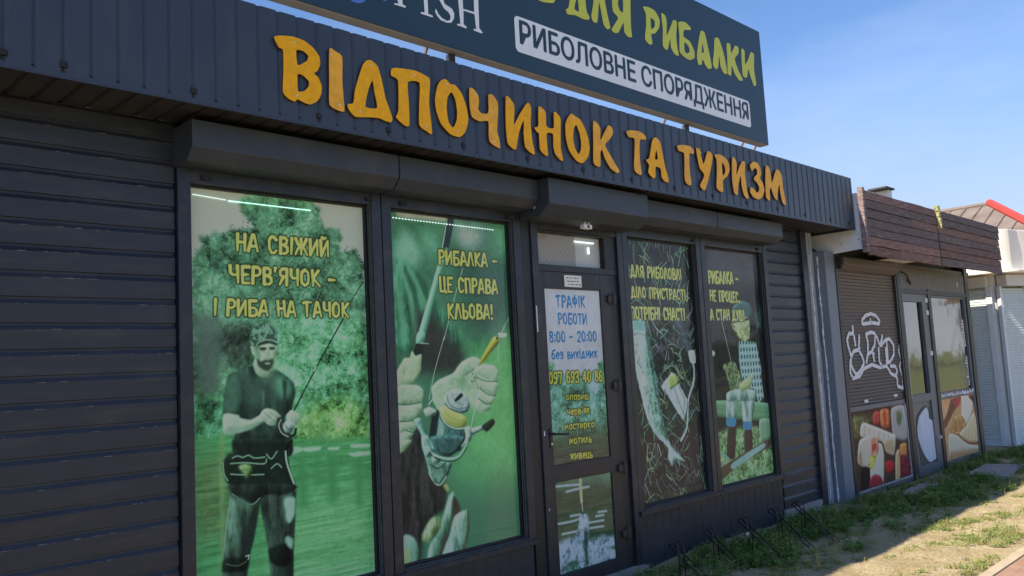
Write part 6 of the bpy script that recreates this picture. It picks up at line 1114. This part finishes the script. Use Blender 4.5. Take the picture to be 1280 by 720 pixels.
class Tufts:
    def __init__(s): s.v = []; s.f = []; s.c = []
    def blade(s, x, y, z, h, lean, az_, w, c):
        dx, dy = math.cos(az_), math.sin(az_); px_, py_ = -dy * w, dx * w
        o = len(s.v)
        s.v += [(x - px_, y - py_, z), (x + px_, y + py_, z), (x + dx * lean * h * .35 - px_ * .7, y + dy * lean * h * .35 - py_ * .7, z + h * .6), (x + dx * lean * h * .35 + px_ * .7, y + dy * lean * h * .35 + py_ * .7, z + h * .6), (x + dx * lean * h, y + dy * lean * h, z + h * (1 - .3 * lean))]
        s.f += [(o, o + 1, o + 3, o + 2), (o + 2, o + 3, o + 4)]; s.c += [c] * 5
    def leaf(s, x, y, z, L, W, az_, el, c):
        dx, dy, dz = math.cos(az_) * math.cos(el), math.sin(az_) * math.cos(el), math.sin(el); px_, py_ = -math.sin(az_) * W, math.cos(az_) * W
        o = len(s.v); q = .45
        s.v += [(x, y, z), (x + dx * L * q + px_, y + dy * L * q + py_, z + dz * L * q + W * .25), (x + dx * L, y + dy * L, z + dz * L - L * .12), (x + dx * L * q - px_, y + dy * L * q - py_, z + dz * L * q + W * .25), (x + dx * L * q, y + dy * L * q, z + dz * L * q - W * .15)]
        s.f += [(o, o + 1, o + 4), (o + 1, o + 2, o + 4), (o + 2, o + 3, o + 4), (o + 3, o, o + 4)]; s.c += [c] * 5
    def plant(s, x, y, z, h, rg, n=8, c=.5):
        """a stem with broad little leaves"""
        az0 = rg.uniform(0, 6.28); ln = rg.uniform(0, .5)
        for k in range(n):
            t = (k + .5) / n; zz = z + h * t; a = az0 + k * 2.4 + rg.uniform(-.4, .4)
            s.leaf(x + ln * h * t * math.cos(az0), y + ln * h * t * math.sin(az0), zz, rg.uniform(.026, .068) * (1.15 - .5 * t), rg.uniform(.008, .019), a, rg.uniform(-.2, .7), min(1, max(0, c + rg.uniform(-.3, .3))))
        s.blade(x, y, z, h, ln, az0, .0016, c)
    def build(s, name, m):
        me = bpy.data.meshes.new(name); me.from_pydata(s.v, [], s.f); at = me.attributes.new('shade', 'FLOAT', 'POINT'); at.data.foreach_set('value', np.array(s.c, np.float32)); me.materials.append(m)
        o = bpy.data.objects.new(name, me); COL.objects.link(o); return tag(o, kind='stuff')
rg = random.Random(77)
def dens(x, y):
    """how green the ground is, 0..1: a verge along the walls, a broad clump before the kiosk, bare trodden soil between"""
    d = 0
    e = .62 + .10 * math.sin(x * 2.3) + .07 * math.sin(x * 5.1 + 1)
    if x < 8.6: d = max(d, (.62 + .38 * math.sin(x * 4.1 + .6)) * (1 if y > -e else max(0, 1 - (-e - y) / .16)))
    d = max(d, 1.0 * math.exp(-(((x - 10.2) / 1.25) ** 2 + ((y + .68) / .34) ** 2)))
    d = max(d, .8 * math.exp(-(((x - 9.3) / .55) ** 2 + ((y + .38) / .16) ** 2)))
    d = max(d, .9 * math.exp(-(((x - 13.0) / 1.3) ** 2 + ((y + .30) / .16) ** 2)))
    d = max(d, .8 * math.exp(-(((x - 8.1) / .5) ** 2 + ((y + .30) / .30) ** 2)))
    d = max(d, .6 * math.exp(-(((x - 14.2) / .9) ** 2 + ((y + .6) / .3) ** 2)))
    cl = .5 + .5 * math.sin(x * 4.7 + 2 * math.sin(y * 3.9)) * math.sin(y * 7.3 + 1.7 * math.sin(x * 2.2))
    cl2 = .5 + .5 * math.sin(x * 13.1 + 3 * math.sin(y * 11)) * math.sin(y * 17.3 + 2.1 * math.sin(x * 9))
    return d * (.12 + .88 * cl) * (.25 + .75 * cl2)
wd_, gs_, dr_ = Tufts(), Tufts(), Tufts()
def on_slab(x, y): return (9.62 < x < 10.5 and -.60 < y < -.40) or (11.38 < x < 12.48 and -.98 < y < -.56)
cnt = 0
while cnt < 3000:
    x = rg.uniform(5.0, 15.0); y = rg.uniform(-1.35, -.12)
    if rg.random() > dens(x, y) or on_slab(x, y): continue
    z = float(soil_h(x, y)); cnt += 1; u = rg.random()
    if u < .68:
        wd_.plant(x, y, z, rg.uniform(.04, .15) * (.6 + .6 * dens(x, y)), rg, rg.randint(6, 11), rg.uniform(.1, .8))
    elif u < .92:
        for k in range(rg.randint(4, 8)): gs_.blade(x + rg.uniform(-.02, .02), y + rg.uniform(-.02, .02), z, rg.uniform(.04, .15), rg.uniform(.1, 1.0), rg.uniform(0, 6.28), rg.uniform(.0018, .0036), rg.uniform(0, .7))
    else:
        for k in range(rg.randint(2, 5)): dr_.blade(x + rg.uniform(-.02, .02), y + rg.uniform(-.02, .02), z, rg.uniform(.06, .18), rg.uniform(.1, .9), rg.uniform(0, 6.28), rg.uniform(.0014, .003), rg.uniform(.3, 1))
# low sparse tufts on the trodden sunny soil
cnt = 0
while cnt < 1700:
    x = rg.uniform(5.2, 15.5); y = rg.uniform(-2.1, -.5)
    k_ = math.sin(x * 3.1 + 1.4 * math.sin(y * 4.2)) * math.sin(y * 5.7 + x * 1.1)
    if k_ < -.05 or rg.random() > .2 + .8 * k_ or on_slab(x, y): continue
    cnt += 1; z = float(soil_h(x, y)) if y > -1.7 else 0.0
    for k in range(rg.randint(5, 12)):
        a = rg.uniform(0, 6.28); q = rg.random()
        T = gs_ if q < .62 else dr_
        T.blade(x + rg.gauss(0, .022), y + rg.gauss(0, .022), z - .003, rg.uniform(.018, .055), rg.uniform(.4, 1.3), a, rg.uniform(.0018, .0034), rg.uniform(.25, 1))
    if rg.random() < .5:
        for k in range(8): wd_.leaf(x + rg.gauss(0, .03), y + rg.gauss(0, .03), z + .006, rg.uniform(.02, .045), rg.uniform(.006, .011), rg.uniform(0, 6.28), rg.uniform(0, .4), rg.uniform(.5, 1))
for k in range(9500):     # dead stems and chaff lying about
    x = rg.uniform(5.0, 15.0); y = rg.uniform(-2.1, -.15)
    if on_slab(x, y) or math.sin(x * 2.7 + y * 3) * math.sin(y * 6.1 - x) < rg.uniform(-.9, .6): continue
    dr_.leaf(x, y, float(soil_h(x, y)) + .003, rg.uniform(.012, .06), rg.uniform(.001, .004), rg.uniform(0, 6.28), rg.uniform(0, .3), rg.uniform(0, .9))
# bigger plants at the shade line and a few dry stalks
for (x, y, n_, h_) in ((9.2, -.92, 26, .16), (9.45, -.86, 22, .14), (8.7, -.80, 16, .12), (11.2, -.86, 20, .14), (7.05, -1.05, 14, .10), (12.4, -1.0, 14, .12), (8.1, -.95, 12, .10)):
    for k in range(n_): wd_.plant(x + rg.gauss(0, .07), y + rg.gauss(0, .05), float(soil_h(x, y)), rg.uniform(.5, 1) * h_, rg, 8, rg.uniform(.5, 1))
for (x, y) in ((6.75, -1.0), (6.8, -1.02), (6.7, -.98), (6.2, -1.12), (6.25, -1.1), (5.9, -.98), (7.3, -1.1), (10.9, -.45)):
    for k in range(6): dr_.blade(x + rg.gauss(0, .02), y + rg.gauss(0, .02), float(soil_h(x, y)), rg.uniform(.10, .20), rg.uniform(.1, .8), rg.uniform(0, 6.28), .002, rg.uniform(.5, 1))
wd_.build('weeds', WEED); gs_.build('grass', GRASSM); dr_.build('dry_grass', DRYM)
# crumbs of stone on the soil
st = MB(); rg = random.Random(31)
for k in range(2600):
    x = rg.uniform(5.2, 14.5); y = rg.uniform(-2.1, -.2); r = rg.uniform(.002, .009) * (2.0 if rg.random() < .06 else 1); z = float(soil_h(x, y))
    q = [(x + r * rg.uniform(.6, 1.2) * math.cos(a), y + r * rg.uniform(.6, 1.2) * math.sin(a)) for a in (0, 1.05, 2.1, 3.14, 4.2, 5.2)]
    v = [(a, b, z - .002) for a, b in q] + [(x + (a - x) * .55, y + (b - y) * .55, z + r * rg.uniform(.5, .9)) for a, b in q]
    st.add(v, [(i, (i + 1) % 6, 6 + (i + 1) % 6, 6 + i) for i in range(6)] + [(6, 7, 8, 9, 10, 11)], CONC)
tag(st.build('gravel'), kind='stuff')

# ================================================================== a wood across the road (what the kiosk glass mirrors)
FT = Tufts(); rg = random.Random(15)
for k in range(9000):
    x = rg.uniform(-40, 110); y = -48 + rg.uniform(-4, 4)
    top = 4.2 + 1.3 * math.sin(x * .21) + .9 * math.sin(x * .53 + 1) + .6 * math.sin(x * 1.3)
    FT.leaf(x, y, .2 + top * rg.random() ** .8, rg.uniform(.5, 1.1), rg.uniform(.2, .45), rg.uniform(0, 6.28), rg.uniform(-.3, .9), rg.random())
FT.build('far_wood', WEED)
